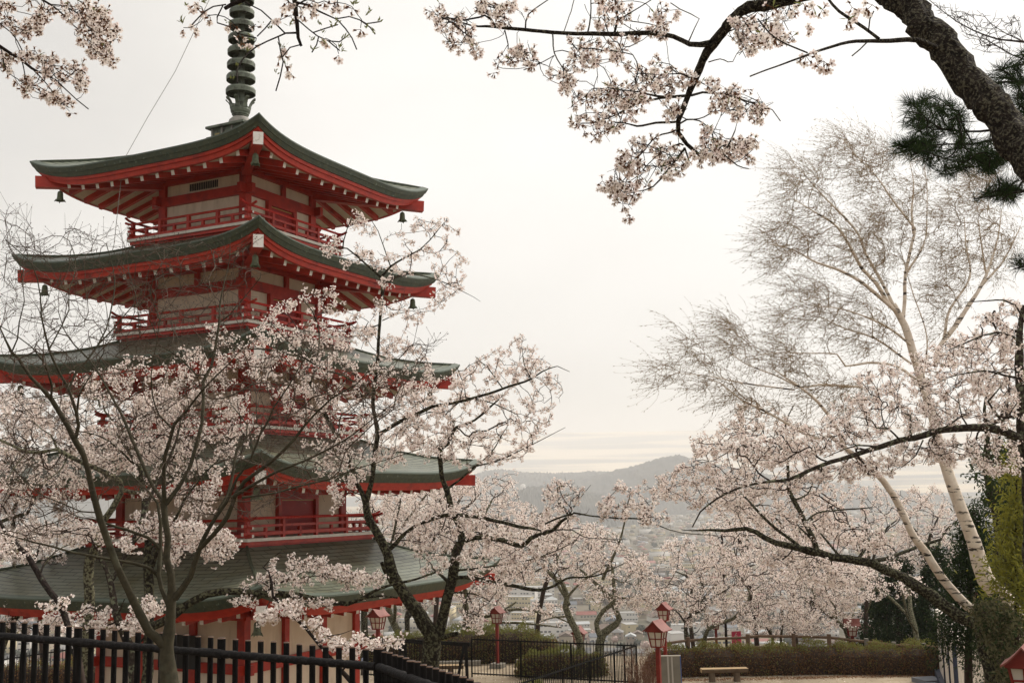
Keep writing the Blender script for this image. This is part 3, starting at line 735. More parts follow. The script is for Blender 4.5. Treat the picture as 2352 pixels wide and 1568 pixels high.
#@@A
# ---- near bare maple in front of the fence
T = Tree(11, b_maple, 7.6, b_twigm, .08)
T.limb('7 1600,1640,190 1585,1480,165 1570,1320,135 1575,1200,120 1590,1080,105 1600,1000,95 1610,800,88 1620,560,70 1570,400,65 1580,200,60 1550,30,60 5 1550,1350,60 1540,1200,66', 7.8, 7.8, .3)
T.limb('7 1560,1230,90 1480,1140,90 1400,1080,85 1310,900,80 1200,680,75 1100,480,70 1010,230,65 940,30,65 5 870,1100,60 830,900,58 790,750,55 710,610,60 640,480,50 540,320,48 480,220,45 380,110,35 290,20,33 3 170,1130,30 110,1080,28 50,960,18 0,850,14 -60,700,8', 7.8, 7.2, .3)
T.limb('5 710,590,38 740,480,35 720,350,33 680,230,30 640,120,30 570,0,25 3 490,1130,22 460,1050,22 430,930,20 390,750,15 380,550,13 350,380,11 300,250,9 200,150,8 50,20,5', 7.4, 7.0, .3)
T.limb('3 460,1050,20 490,1000,15 580,830,14 650,680,12 650,500,10 690,380,8 710,200,6 650,30,4', 7.2, 7.6, .3)
T.limb('5 650,130,22 700,0,20 3 800,1180,20 920,1010,18 1000,860,15 1060,600,14 1080,390,12 1040,200,8 1000,60,5', 7.4, 7.9, .3)
T.limb('3 920,1010,16 1100,820,13 1240,650,10 1400,540,7 1550,420,4 1690,350,3', 7.6, 8, .3)
T.limb('5 725,350,22 740,200,20 790,100,15 880,-40,10 970,-200,6', 7.4, 7.0, .3)
T.limb('5 480,220,24 490,100,22 440,-60,20 3 420,1180,18 300,1030,12 180,940,10 0,830,8', 7.3, 6.7, .3)
T.limb('3 110,1080,16 165,950,14 180,800,12 230,600,8 210,400,5 180,220,3', 7.2, 7.0, .3)
T.limb('5 1540,1200,45 1440,1050,38 1360,880,36 1280,700,34 1200,500,32 1150,380,28 1050,200,25 970,50,22 3 840,1150,18 700,1010,14 600,860,10 550,700,6', 7.8, 8.4, .3)
T.limb('5 1545,1200,50 1540,980,40 1550,760,38 1600,600,35 1640,460,34 1760,330,25 1890,160,20 2040,0,18 3 2150,1190,12 2260,1060,9 2340,950,5', 7.8, 7.3, .3)
T.limb('5 1620,500,22 1500,380,18 1430,180,14 1420,0,12 3 1440,1150,10 1480,960,8 1400,760,5', 7.7, 7.2, .3)
T.limb('5 1560,1210,48 1680,1050,42 1790,850,40 1850,650,38 1900,450,36 1910,200,34 1910,60,34 3 1990,1200,30 2030,1000,28 2060,800,22 2070,620,18 2110,420,12 2160,200,8 2160,0,5', 7.8, 8.3, .3)
T.limb('3 1960,1290,20 1850,1290,18 1760,1200,16 1650,1100,12 1480,1000,10 1500,780,7 1410,500,5 1500,280,3', 8.1, 7.6, .3)
T.limb('3 2060,800,15 2170,720,13 4 80,680,10 250,480,7 330,380,4', 8.2, 8.0, .3)
T.limb('7 1640,770,75 1720,660,66 1790,560,60 1850,380,55 1900,240,45 1960,120,40 2030,0,36 5 2130,1190,30 2230,960,26 2350,800,20 6 330,560,22 400,440,20 460,300,17 600,100,14 700,-80,10 4 840,1020,5', 7.8, 7.4, .3)
T.limb('7 1880,300,48 2000,180,45 2140,0,45 6 100,1120,42 180,1000,40 440,810,32 650,600,30 750,470,25 860,350,22 1000,220,18 1240,80,12 1350,-40,7', 7.7, 7.0, .3)
T.limb('6 60,1150,38 300,1010,30 500,900,26 760,800,22 1000,680,18 1200,560,14 1400,400,8 1500,330,5', 7.5, 6.9, .3)
T.limb('6 160,1150,25 450,1110,22 700,1040,20 1000,970,16 1200,890,12 1500,800,8 1850,690,4', 7.5, 7.9, .3)
T.limb('6 -60,1270,34 30,1120,32 70,950,30 110,700,25 200,600,18 210,470,14 60,280,10 0,120,6', 7.8, 8.3, .3)
T.limb('7 1590,850,60 1520,680,50 1490,560,45 1500,420,42 1510,250,38 1510,60,34 5 1480,1200,26 1300,1000,18 1200,900,10', 7.8, 8.1, .3)
T.limb('7 1490,560,38 1430,500,35 1370,470,32 1250,440,30 1000,400,26 850,370,24 650,330,22 480,280,20 300,240,16 100,180,10 -40,140,7', 7.9, 7.2, .3)
T.limb('7 1490,300,34 1470,270,32 1390,200,30 1200,130,28 980,60,24 5 900,1290,16 760,1280,14 600,1210,12 400,1130,10 220,980,8 100,850,6', 7.9, 7.4, .3)
A = T.attract([('D', '0,560 90,520 250,520 400,560 560,560 600,720 560,900 420,1000 200,1000 0,1000', 6.4, 8.9, 800),
               ('D', '560,900 620,800 700,760 850,880 960,770 1010,780 940,930 820,1060 700,1160 560,1200', 6.4, 8.6, 420),
               ('D', '0,1000 150,1080 200,1200 100,1240 0,1230', 6.6, 8.6, 130), ('D', '200,1000 560,950 560,1200 420,1180 230,1150', 7.0, 8.8, 160),
               ('D', '0,470 40,480 110,560 60,640 0,640', 6.6, 8, 40)])
T.grow(A, .09, .5, -.10, .07).twigs(.0016, .42, 4).spurs(3800, .14, .0012)
nb_ = len(T.ends); V, F = leaves(T.ends, T.endD, np.full(nb_, .014), np.full(nb_, .007), T.r); T.addc(V, F, 0)
idx = np.arange(T.g0, T.n)[::3]; V, F = leaves(T.P[idx], T.D[idx], np.full(len(idx), .012), np.full(len(idx), .008), T.r); T.addc(V, F, 0)
T.to_ground().finish('bare_maple_tree', 'bare budding maple with smooth olive bark forking low beside the black picket fence', crown='buds', crown_mats=[b_twigm])

#@@B
# ---- central cherry in front of the pagoda's right side
T = Tree(21, b_mossy, 17, None, .12)
T.limb('8 1900,1620,210 1930,1400,175 1950,1230,180 1940,1110,160 1870,1000,145 1790,880,130 1700,760,120 1620,620,110 1560,480,108 1530,360,105 1480,260,90 1420,130,80 1350,0,75 6 1335,1260,68 1325,1180,60', 17.4, 17.2, rough=.09)
T.limb('6 1325,1200,62 1370,1050,54 1400,850,50 1420,680,50 1440,550,55 1410,400,42 1390,250,40 1400,100,42 1420,0,38 4 1440,1100,36 1450,900,34 1470,700,34 1480,550,32 1470,400,34 1462,360,34', 17.2, 16.6)
T.limb('4 1462,370,26 1350,270,22 1240,170,20 1150,100,16 1050,90,10 900,90,6 790,120,4', 16.6, 16.2)
T.limb('19 490,350,12 500,290,10 525,200,8 560,120,6 540,70,4', 16.4, 16.2)
T.limb('4 1470,370,28 1560,270,24 1690,190,18 1840,110,14 1930,20,12 2 1990,1310,10 2080,1260,6'.replace('2 1990,1310,10 2080,1260,6', '4 2010,-80,9 2080,-160,5'), 16.6, 16.4)
T.limb('4 1555,265,16 1510,130,12 1460,0,10 1440,-60,9 1370,-170,6', 16.6, 17)
T.limb('4 1480,430,22 1590,370,18 1720,340,16 1850,360,14 2010,400,12 2160,470,9 2340,560,5 2400,600,4', 16.6, 16.1)
T.limb('4 2010,390,8 2040,300,7 2110,210,6 2200,130,4', 16.3, 16.2)
T.limb('4 1480,780,12 1610,720,10 1700,700,7 1860,670,4', 16.8, 17.1)
T.limb('4 1620,720,7 1660,600,5 1690,500,4', 16.8, 17)
T.limb('4 1450,820,15 1310,860,13 1350,790,8 1240,730,6', 16.8, 16.4)
T.limb('4 1430,890,11 1300,920,10 1180,930,7', 16.9, 16.5)
T.limb('6 1370,190,30 1300,80,26 4 1240,1370,24 1120,1300,24 980,1260,22 860,1200,20 740,1130,20 520,1080,18 380,1050,16 150,1042,13 -60,1040,10 -240,1080,6', 17.1, 16.2)
T.limb('4 740,1130,14 600,980,12 480,860,10 400,760,6', 16.5, 16.3)
T.limb('4 860,1200,16 880,1050,16 885,900,16 850,760,16 820,690,14 720,570,10 700,520,5', 16.6, 16.8)
T.limb('6 1440,560,48 1500,530,42 1600,460,40 1780,380,38 1950,290,38 2100,270,32 2351,215,30 19 1650,1365,20 1850,1295,16 1930,1240,12 2040,1200,7 2130,1240,4', 17.1, 16.0)
T.limb('19 1447,1435,13 1600,1480,10 1750,1550,7', 16.5, 16.8)
T.limb('19 1380,1430,10 1370,1350,8 1320,1220,5', 16.5, 16.3)
T.limb('19 1650,1365,11 1560,1240,9 1450,1130,5', 16.3, 16.6)
T.limb('19 1850,1295,10 1800,1180,8 1790,1080,4', 16.1, 16.4)
T.limb('6 1325,1230,58 1290,1110,52 1240,1000,50 1150,780,48 1100,660,46 1030,530,46 930,350,42 860,200,38 800,80,30 840,-30,24 4 870,1230,20', 17.2, 16.6)
T.limb('6 930,350,22 760,300,16 600,200,12 480,60,8', 16.9, 16.3)
T.limb('8 1560,300,50 1620,240,44 1700,160,40 1850,60,38 2000,10,38 2150,-20,38 12 0,865,38 200,900,38 400,950,36 530,970,28 620,990,14', 17.2, 15.6)
T.limb('8 1960,1180,130 2000,1100,112 2060,900,108 2110,700,105 2150,500,100 2180,330,98 2220,250,92', 17.4, 17.3, rough=.08)
T.limb('9 100,250,70 150,210,58 300,195,50 430,200,50 560,240,50 680,275,48 760,200,45 860,160,42 960,130,38 1050,50,32 1110,10,28 12 890,860,24 850,790,20 790,740,14 778,650,9 770,540,6', 17.2, 15.2)
T.limb('12 1110,850,18 860,790,20 660,920,20 700,880,18'.replace('1110,850,18 860,790,20 660,920,20 700,880,18', '880,840,20 760,880,20 660,925,20'), 15.3, 15.6)
T.limb('12 890,850,24 935,825,20 1100,850,18 1350,875,18 1550,880,16 1750,950,12 1950,1010,9 2351,1040,5', 15.2, 14.6)
T.limb('12 1390,865,12 1440,730,11 1460,640,8 1410,590,5', 14.9, 14.6)
T.limb('12 890,840,14 960,720,10 1040,620,7 1090,560,4', 15.3, 15.6)
T.limb('12 1700,880,11 1660,780,9 1590,690,6', 14.8, 15.1)
T.limb('8 2225,240,72 2190,100,66 2150,0,60 6 2110,1150,60 2060,1000,56 2030,850,50 2020,700,55 2095,645,42 2140,540,38 2180,490,32 2351,425,26 19 1550,1500,18 1620,1440,10', 17.3, 16.6, rough=.09)
T.limb('6 2155,520,26 2150,430,22 2080,370,18 1900,340,10', 17, 17.4)
T.limb('6 2100,1060,26 2200,990,20 2351,860,18 12 170,350,15 400,250,12 600,150,9 850,20,5', 17.2, 16.2)
T.limb('12 0,395,17 150,260,14 230,130,10 310,0,6', 16.9, 16.6)
T.limb('8 2150,600,50 9 80,575,42 250,590,40 450,630,38 700,670,38 850,685,34 980,650,26 1100,580,22 1300,570,18 1450,530,14 1640,440,8', 17.3, 15.8)
T.limb('8 2140,540,40 9 90,510,24 250,490,18 450,460,15 700,420,14 900,360,12 1050,300,10 1200,220,7', 17.3, 16.4)
T.limb('8 2090,720,30 9 60,720,18 220,730,15 330,770,11 430,840,6', 17.3, 16.6)
T.limb('9 970,130,16 1150,130,12 1250,190,10 1400,210,8 1700,220,4', 15.9, 15.5)
T.limb('8 2110,620,40 2040,560,30 1970,500,28', 17.3, 17.5)
T.limb('8 1990,1140,50 2080,1130,50 2180,1105,44', 17.4, 17.0)
T.limb('8 1570,640,40 1500,500,45 1475,435,42', 17.3, 17.1)
A1 = T.attract([('D', '715,560 800,480 880,520 960,500 1045,510 1095,620 1060,660 960,740 880,760 850,640', 15.6, 17.4, 100)], .3)
A2 = T.attract([('D', '470,740 560,770 640,690 750,650 830,740 960,800 1020,880 980,950 960,1060 860,1080 760,1180 700,1000 620,900 500,830', 15.9, 19, 620),
                ('D', '880,900 1000,890 1100,810 1200,780 1300,850 1290,930 1230,1030 1110,1080 1000,1060 900,1000', 15.8, 18.4, 330),
                ('D', '960,1150 1080,1170 1200,1190 1260,1160 1300,1180 1320,1230 1250,1300 1130,1390 1100,1460 1050,1420 1090,1300 960,1320 930,1230', 15.9, 18.8, 400), ('D', '1240,1110 1330,1100 1350,1180 1260,1170', 14.4, 16, 45), ('D', '1350,1180 1390,1120 1480,1120 1540,1200 1500,1215 1400,1200', 14, 15.4, 60)], .35)
T.grow(np.vstack([A1, A2]), .13, .5, .02, .10).twigs(.0042, .43)
T.spurs(2500, .10, .003).bloom(4500, per=(5, 9), rad=.052, size=.0195, lod=1, leafp=.35)
T.to_ground().finish('cherry_tree', 'mossy forked cherry tree in blossom whose dark stem rises past the pagoda roofs', group='flowering cherry trees')

#@@C
# ---- cherries in front of the pagoda's left side
T = Tree(31, b_mossy, 15.5, None, .12)
T.limb('7 1380,1640,115 1400,1300,110 1410,900,100 1400,600,95 1400,300,80 1380,100,72 1370,0,65 5 1360,1150,60 1330,1000,50 1280,850,40 1200,700,30 1100,560,20', 15.6, 16.2, rough=.08)
T.limb('7 1410,1040,80 1480,1000,80 1650,900,80 1800,800,80 1950,730,76 2100,700,75 8 130,700,75 400,730,70 700,740,62 830,780,60 950,810,50 1150,820,48 1280,770,42 1400,700,34 1550,650,28 1800,590,22 2050,500,16 2120,480,8', 15.5, 16.6, rough=.09)
T.limb('8 1280,770,34 1450,745,28 1620,765,18', 16.3, 16.6)
T.limb('8 430,740,26 440,620,25 420,530,18 360,480,14 430,400,10 560,310,7', 15.8, 15.6)
T.limb('8 640,760,20 660,830,14 700,900,8', 15.9, 15.6); T.limb('8 440,640,12 620,600,11 850,560,10 1100,600,7', 15.7, 16.0)
T.limb('7 1400,560,50 1500,250,36 1650,20,30 5 1750,1150,26 1900,950,20 2050,800,14', 15.8, 15.2)
T.limb('5 1350,1130,40 1500,900,34 1560,700,28 1700,500,20 1750,300,12', 16, 16.6)
T.limb('5 1280,850,26 1050,640,20 900,560,14 700,520,8', 16.1, 15.4)
T.limb('7 1400,300,30 1700,180,24 1900,230,20 2100,330,12', 15.9, 15.4)
A = T.attract([('D', '130,870 300,830 450,800 560,880 600,1000 520,1080 470,1200 400,1170 300,1120 200,1060 140,980', 15.4, 18, 600), ('5', '1300,1250 1800,1350 2200,1500 2290,1560 2000,1560 1500,1560 1100,1500', 14.6, 16.4, 120),
               ('7', '1550,60 1800,20 2260,220 2280,280 2050,450 1800,300 1600,520 1560,300', 14.6, 16.2, 150),
               ('8', '200,600 480,420 640,340 900,420 1250,500 1540,560 1540,640 1250,700 1050,650 850,570 700,680 480,720 130,690', 15.2, 16.6, 190),
               ('8', '60,770 290,780 290,820 90,810', 15.2, 16, 12), ('8', '430,790 700,790 800,920 650,880 480,860', 15.2, 16.2, 26), ('8', '700,760 1000,800 990,870 800,830', 15.4, 16.2, 16)], .4)
T.grow(A, .13, .5, .02, .10).twigs(.0042, .43); T.spurs(1800, .10, .003).bloom(3300, per=(5, 9), rad=.050, size=.0185, lod=1, leafp=.35)
T.to_ground().finish('cherry_tree', 'cherry tree in blossom whose mossy limb reaches right across the lowest pagoda roof', group='flowering cherry trees')

T = Tree(32, b_dark, 14, None, .1)
T.limb('8 1260,1640,64 1200,1560,58 1110,1460,48 1000,1340,40 950,1290,37 870,1180,34 760,1060,32 660,960,32 540,830,32 450,750,28 440,620,22 410,520,16 350,470,10', 14.2, 14.8)
T.limb('8 880,1190,18 960,1130,14 1080,1110,10 1190,1070,5', 14.3, 14.0); T.limb('8 1100,1450,22 1250,1280,14 1290,1180,9 1310,1120,5', 14.2, 14.0)
T.limb('8 1220,1290,11 1400,1220,9 1560,1180,8 1850,1140,5', 14.1, 13.6); T.limb('8 680,970,12 740,1000,10 800,1080,5', 14.5, 14.2)
T.limb('8 560,850,12 700,920,9 780,930,5', 14.5, 14.2); T.limb('8 450,750,12 380,880,9 400,940,5', 14.6, 14.4); T.limb('8 960,1140,10 1120,1200,8 1180,1290,5', 14.2, 13.9)
A = T.attract([('8', '440,800 560,800 740,850 800,930 700,900 600,900 420,880', 14, 14.6, 16), ('8', '320,930 480,880 490,980 400,1010 320,980', 14.2, 14.6, 12), ('8', '680,930 780,960 920,1020 910,1060 800,1050 700,1000', 14, 14.6, 14), ('8', '800,1080 960,1090 950,1140 850,1120', 14, 14.5, 7),
               ('8', '960,1160 1060,1140 1200,1170 1210,1260 1180,1350 1100,1300 1000,1230', 13.6, 14.4, 22), ('8', '1230,1100 1400,1150 1700,1130 1700,1180 1450,1220 1240,1180', 13.6, 14.2, 20), ('8', '1220,1230 1300,1220 1300,1290 1210,1290', 13.8, 14.2, 8)], .3)
T.grow(A, .12, .4, .0, .08).twigs(.003, .4); T.bloom(210, per=(6, 11), rad=.055, size=.020, lod=1, leafp=.4)
T.to_ground().finish('cherry_sapling', 'slender dark cherry leaning left across the white lower wall of the pagoda, with few blossoms', group='flowering cherry trees')

T = Tree(33, b_lichen, 17, None, .12)
T.limb('7 820,1680,120 810,1350,112 810,1100,110 830,800,105 840,500,100 880,330,95 920,230,90 970,60,70 5 1060,1250,60 1150,1080,56 1120,980,52 900,880,46 750,810,48 640,760,44 540,700,42 420,720,36 250,720,32 100,650,30 -20,600,25', 17.2, 16.6, rough=.08)
T.limb('5 1150,1080,46 1320,1100,40 1330,900,34 1250,700,26 1150,500,20', 17, 17.6)
T.limb('5 940,300,20 930,235,22 860,210,20 700,190,18 520,215,14 400,260,8', 17, 16.6); T.limb('5 1250,700,22 1100,480,20 980,330,20 960,180,14', 17.4, 17)
T.limb('5 540,700,24 480,560,16 380,500,10 300,420,6', 16.8, 16.4); T.limb('5 250,720,18 150,850,14 60,1000,10', 16.8, 16.4); T.limb('5 640,760,20 560,900,16 420,1000,10', 16.8, 16.2)
T.limb('7 850,480,40 560,640,20 380,510,18 520,330,14 760,220,8'.replace('850,480,40 560,640,20', '370,520,22'), 16.6, 16.8)
A = T.attract([('D', '0,890 60,900 120,970 230,1000 330,900 400,880 430,960 380,1040 250,1100 130,1160 0,1160', 16.8, 19.4, 480), ('D', '40,1190 160,1180 300,1230 330,1250 200,1260 100,1230', 16, 18, 90)], .4)
T.grow(A, .13, .5, .02, .10).twigs(.0042, .43); T.spurs(900, .10, .003).bloom(1700, per=(5, 9), rad=.052, size=.0190, lod=1, leafp=.35)
T.to_ground().finish('cherry_tree', 'cherry tree with pale lichen covered trunk standing against the lowest roof at left', group='flowering cherry trees')

T = Tree(34, b_cherry, 14.5, None, .12)
T.limb('7 1260,1640,110 1240,1300,98 1180,1120,92 1120,1000,84 1080,880,78 1040,650,62 1000,500,52 950,400,46 930,330,30', 14.6, 14.8, rough=.06)
T.limb('7 1040,610,52 1100,520,48 1150,420,46 1240,250,46 1320,90,44 1360,-60,42 5 1440,1100,34 1560,860,28 1660,600,24 1700,400,18', 14.8, 15.6)
T.limb('7 1240,1300,34 1290,1200,26 1400,1080,20'.replace('1240,1300,34', '1190,1160,34'), 14.6, 14.2)
T.limb('7 1100,930,26 1140,860,18 1170,780,10', 14.7, 14.4); T.limb('7 1170,1030,20 1280,950,14 1420,900,10', 14.6, 14.2)
T.limb('7 1240,280,24 1150,420,0.1'.replace('1150,420,0.1', '1330,180,16 1450,120,10'), 15, 14.6)
A = T.attract([('7', '560,880 640,820 740,900 840,830 950,900 1050,860 1080,1000 1100,1120 900,1090 700,1060 560,1050 360,1080 340,1000', 14.4, 15.8, 105), ('7', '1230,860 1360,770 1500,760 1550,860 1440,930 1250,960 1220,930', 13.8, 15, 50), ('7', '1050,230 1200,220 1280,320 1200,310 1100,290', 14, 15, 20),
               ('7', '1120,1000 1320,960 1330,1100 1180,1080', 13.8, 14.8, 26), ('7', '60,160 300,60 560,100 850,70 950,160 800,260 560,180 300,260 120,240', 14.4, 16, 120)], .4)
T.grow(A, .12, .45, .02, .10).twigs(.003, .42); T.bloom(560, per=(4, 8), rad=.048, size=.020, lod=1, leafp=.5)
T.to_ground().finish('cherry_tree', 'dark crooked cherry trunk rising behind the picket fence left of the maple', group='flowering cherry trees')

T = Tree(35, b_dark, 12.5, None, .1)
T.limb('7 720,1240,66 650,1050,62 590,900,66 530,780,66 400,600,60 270,400,56 180,300,50 70,170,42 10,60,36 -50,-40,30 5 -120,1150,20', 12.6, 13.4)
T.limb('7 380,560,18 420,430,14 540,320,10', 12.9, 13.2); T.limb('7 620,1000,18 700,1080,14 860,1060,9', 12.6, 12.3)
A = T.attract([('7', '350,860 500,820 530,870 400,880', 12.4, 13, 14), ('7', '560,1040 720,1060 760,1100 560,1090', 12.2, 12.8, 12), ('7', '0,120 160,240 300,360 400,380 200,400 0,320', 12.8, 13.8, 40), ('7','560,790 650,770 640,830 580,820',12.4,12.8,8)], .3)
T.grow(A, .12, .4, .02, .10).twigs(.003, .42); T.bloom(110, per=(4, 8), rad=.046, size=.019, lod=1, leafp=.5)
T.to_ground().finish('cherry_tree', 'dark cherry stem slanting down rightward before the roof at far left', group='flowering cherry trees')

T = Tree(36, b_lichen, 26, None, .2)
T.limb('D -20,1560,20 10,1470,20 30,1420,18 70,1380,16 30,1290,14 -10,1240,10'.replace('30,1290,14 -10,1240,10', '90,1330,12 130,1290,9'), 25, 26)
T.limb('7 -20,60,30 80,20,40 250,-30,36 5 300,1180,24 420,1080,16', 25, 27)
T.limb('D 40,1410,12 30,1200,11 50,1100,9 60,1000,6', 25.5, 27); T.limb('D 50,1395,10 -20,1300,9 -60,1150,7 -40,1000,5', 25.5, 26)
A = T.attract([('D', '-20,870 70,890 150,930 180,1010 160,1100 100,1160 -20,1180', 24, 29, 380), ('D', '60,1090 180,1060 210,1110 160,1180 40,1200 -20,1180', 24, 29, 100), ('D', '-20,1210 40,1200 150,1250 160,1290 60,1300 -20,1280', 24, 27, 110), ('D', '-20,1370 130,1370 150,1410 100,1450 -20,1460', 24, 26, 50)], .4)
T.grow(A, .22, .5, .02, .10).twigs(.005, .42); T.bloom(1500, per=(5, 9), rad=.078, size=.026, lod=2, leafp=.2, calyx=.75)
T.to_ground().finish('cherry_tree', 'cherry tree in blossom at the far left edge, seen beyond the lowest roof', group='flowering cherry trees')
#@@D
# ---- cherries along the rim of the plaza, behind the pagoda and the fences (40 m away)
def rimtree(seed, limbs, polys, n, label, bark=None, y=41, size=.031, rad=.095, na=None, leafp=.25, per=(4, 8)):
    T = Tree(seed, bark or b_lichen, y, None, .25)
    for l in limbs:
        if isinstance(l, tuple): T.limb(l[0], *l[1:], rough=.06)
        else: T.limb(l, y, y+T.r.uniform(-1.5, 1.5), rough=.06)
    T.grow(T.attract(polys, .3), .28, .5, .02, .10).twigs(.009, .40)
    T.bloom(n, per=per, rad=rad, size=size, lod=2, leafp=leafp, calyx=.6)
    return T.to_ground().finish('cherry_tree', label, group='flowering cherry trees')
rimtree(41, ['D 838,1520,18 838,1460,17 836,1400,16 838,1340,13 850,1280,10 840,1200,8', 'D 838,1400,10 870,1330,9 900,1240,7 920,1150,5', 'D 838,1350,9 800,1280,7 790,1200,5'],
        [('D', '790,1080 870,1070 950,1080 960,1200 900,1330 860,1400 800,1390 790,1250', 38, 42, 260)], 1500, 'thick dark cherry trunk in blossom right beside the pagoda wall', b_mossy, 39)
rimtree(42, ['8 1660,1200,80 1640,1090,75 1590,1010,70 1550,930,65 1530,840,60 1480,760,40 1440,640,28 1380,500,20', '8 1580,1000,45 1600,860,36 1560,700,26', '8 1540,850,30 1700,700,24 1800,520,16 1780,300,10', 'D 880,1340,8 900,1250,7 960,1160,5 1010,1100,3'],
        [('D', '880,1080 960,1075 1040,1100 1060,1180 1000,1300 960,1380 880,1390 870,1300', 40, 45, 300)], 1700, 'cherry with pale leaning lichen trunk behind the red lamp next to the pagoda', None, 42.3)
rimtree(43, ['8 1720,1200,55 1715,1050,55 1710,950,55 1730,850,45 1800,700,32 1850,560,20', 'D 936,1400,10 960,1320,8 1000,1230,6 1030,1150,4', 'D 938,1420,7 980,1370,6 1040,1340,4'],
        [('D', '950,1080 1050,1085 1120,1100 1120,1200 1080,1300 980,1400 920,1400 930,1250', 41, 46, 280)], 1600, 'slim upright cherry trunk in blossom seen between two leaning lichen trunks', b_cherry, 43)
rimtree(44, ['9 130,1200,80 140,1060,75 160,900,62 140,800,55 120,740,45 100,600,30 150,450,20', '9 160,1050,60 240,960,50 380,930,42 480,1010,0.1'.replace('480,1010,0.1', '500,880,30 620,800,20'), '9 170,1000,40 240,880,30 300,820,24 420,700,14', 'D 1070,1340,9 1090,1230,7 1130,1150,5', 'D 1066,1350,8 1020,1260,6 1000,1180,4', 'D 1110,1415,9 1180,1400,7 1260,1410,5 1330,1440,3', 'D 1130,1430,8 1200,1430,6 1290,1440,3'],
        [('D', '1020,1100 1120,1085 1190,1090 1190,1180 1180,1300 1150,1400 1040,1390 1010,1280', 40, 45, 300), ('D', '1120,1395 1250,1380 1330,1400 1250,1430 1140,1425', 40, 43, 40)], 1500, 'forked lichen covered cherry behind the low round hedge and the lamp', None, 42.5)
rimtree(45, ['9 1240,1620,75 1240,1350,75 1225,1180,75 1190,1080,72 1140,980,70 1090,850,66 1105,750,56 1060,640,46 950,550,36 890,480,26 800,420,16', '9 1120,830,42 1040,700,32 975,560,22 940,470,14 900,400,8', '9 1100,760,30 1200,650,24 1320,560,16 1420,500,10', '9 1100,700,24 1000,480,16 1060,300,12 1150,200,7', '9 1140,940,22 980,950,16 850,990,10'],
        [('D', '1110,1220 1200,1190 1330,1200 1390,1210 1400,1260 1330,1320 1250,1330 1180,1350 1120,1380', 36, 41, 380)], 1700, 'cherry tree with thick leaning trunk behind the iron fence, centre of the view', None, 38)
rimtree(46, ['9 1400,1400,100 1410,1180,92 1440,1110,80 1560,1010,66 1595,965,60 1555,870,55 1480,740,50 1380,640,40 1330,590,34 1220,500,20', '9 1410,1120,60 1375,1000,50 1450,880,46 1550,800,46 1540,650,38 1525,500,32 1500,420,22 1380,360,14', '9 1500,740,30 1700,770,26 1830,720,20 1770,650,12 1790,520,8 1840,420,5', '9 1820,740,18 1950,780,14 2100,800,8', 'D 1385,1330,9 1420,1250,6 1440,1180,4', '9 1525,560,20 1620,620,12 1720,520,7'],
        [('D', '1330,1200 1400,1210 1430,1250 1500,1300 1500,1380 1460,1420 1440,1380 1400,1420 1320,1340 1330,1260', 37, 42, 330)], 1150, 'cherry tree with a wide V shaped trunk behind the iron fence corner', None, 39, leafp=.6)
rimtree(47, ['10 745,1000,60 735,900,56 715,750,54 712,640,48 700,560,36 690,470,26 640,400,14', '10 720,610,34 800,570,30 900,520,26 980,410,22 1150,300,16 1310,200,10', '10 700,650,26 640,560,20 540,490,16 450,440,8', '10 860,540,18 930,380,14 900,260,9', '10 690,500,18 820,440,14 920,330,8', '10 740,820,16 850,770,12 900,700,6'],
        [('D', '1450,1290 1500,1250 1600,1230 1700,1260 1720,1340 1680,1400 1640,1440 1540,1430 1480,1400', 37, 41, 400)], 1450, 'small upright cherry forking above the hedge, just right of the tall red lamp', b_cherry, 39.5)
rimtree(48, ['10 930,900,60 940,830,58 980,740,52 1090,680,42 1270,620,42 1360,530,36 1440,430,30 1470,330,25 1440,240,20 1380,160,14 1300,100,8', '10 1310,590,22 1480,520,20 1700,450,15 2000,400,9', '10 1300,610,16 1450,650,14 1700,640,12 2000,620,6', '10 980,740,30 960,620,26 930,520,22 1000,400,16 1150,260,10', '10 1450,330,14 1560,250,11 1700,150,7', '10 1080,700,12 900,560,8 800,500,5'],
        [('D', '1600,1200 1700,1170 1850,1220 1960,1300 1980,1360 1900,1400 1850,1440 1700,1450 1640,1380 1640,1290', 37, 42, 480)], 2000, 'cherry tree leaning far right above the hedge, over the wooden bench', None, 39.8)
rimtree(49, ['10 1720,960,40 1740,850,38 1700,760,34 1640,640,30 1560,520,24 1500,400,14', '10 1840,960,36 1830,850,34 1850,700,30 1850,500,24 1830,300,14', '10 1730,820,20 1690,620,18 1600,420,12', '10 1850,640,16 2000,540,12 2150,450,7'],
        [('D', '1700,1250 1850,1230 1950,1300 1900,1420 1800,1470 1700,1460 1680,1350', 41, 46, 300)], 1600, 'cluster of thin cherry stems behind the log rail in the middle of the hedge', b_cherry, 43)
rimtree(50, ['11 520,1150,56 510,1040,54 470,920,50 350,800,46 200,690,42 90,630,30 0,560,16', '11 380,830,26 370,700,22 290,570,14 250,400,9', '11 480,930,24 560,760,16 600,560,10', 'D 1880,1390,8 1860,1330,6 1850,1260,4'],
        [('D', '1790,1300 1900,1270 2000,1300 2010,1360 1960,1440 1850,1460 1790,1420', 37, 41, 260)], 1500, 'cherry leaning left with pale lichen trunk behind the smaller red lamp by the rail', None, 39.5)
rimtree(51, ['11 1270,1200,66 1230,1060,62 1200,900,56 1160,700,46 1140,500,40 1100,400,20', '11 1230,960,30 1130,790,34 1090,600,28 1075,490,24', '11 1120,760,30 1040,680,34 900,560,30 760,510,28 640,505,18', '11 1150,560,26 1000,430,26 880,460,22 760,520,18 740,640,16 690,780,10'],
        [('D', '1980,1280 2080,1290 2120,1350 2050,1370 1990,1380 1960,1340', 36, 39, 60)], 260, 'mossy cherry trunk with crooked arms against the dark firs', None, 38.2)
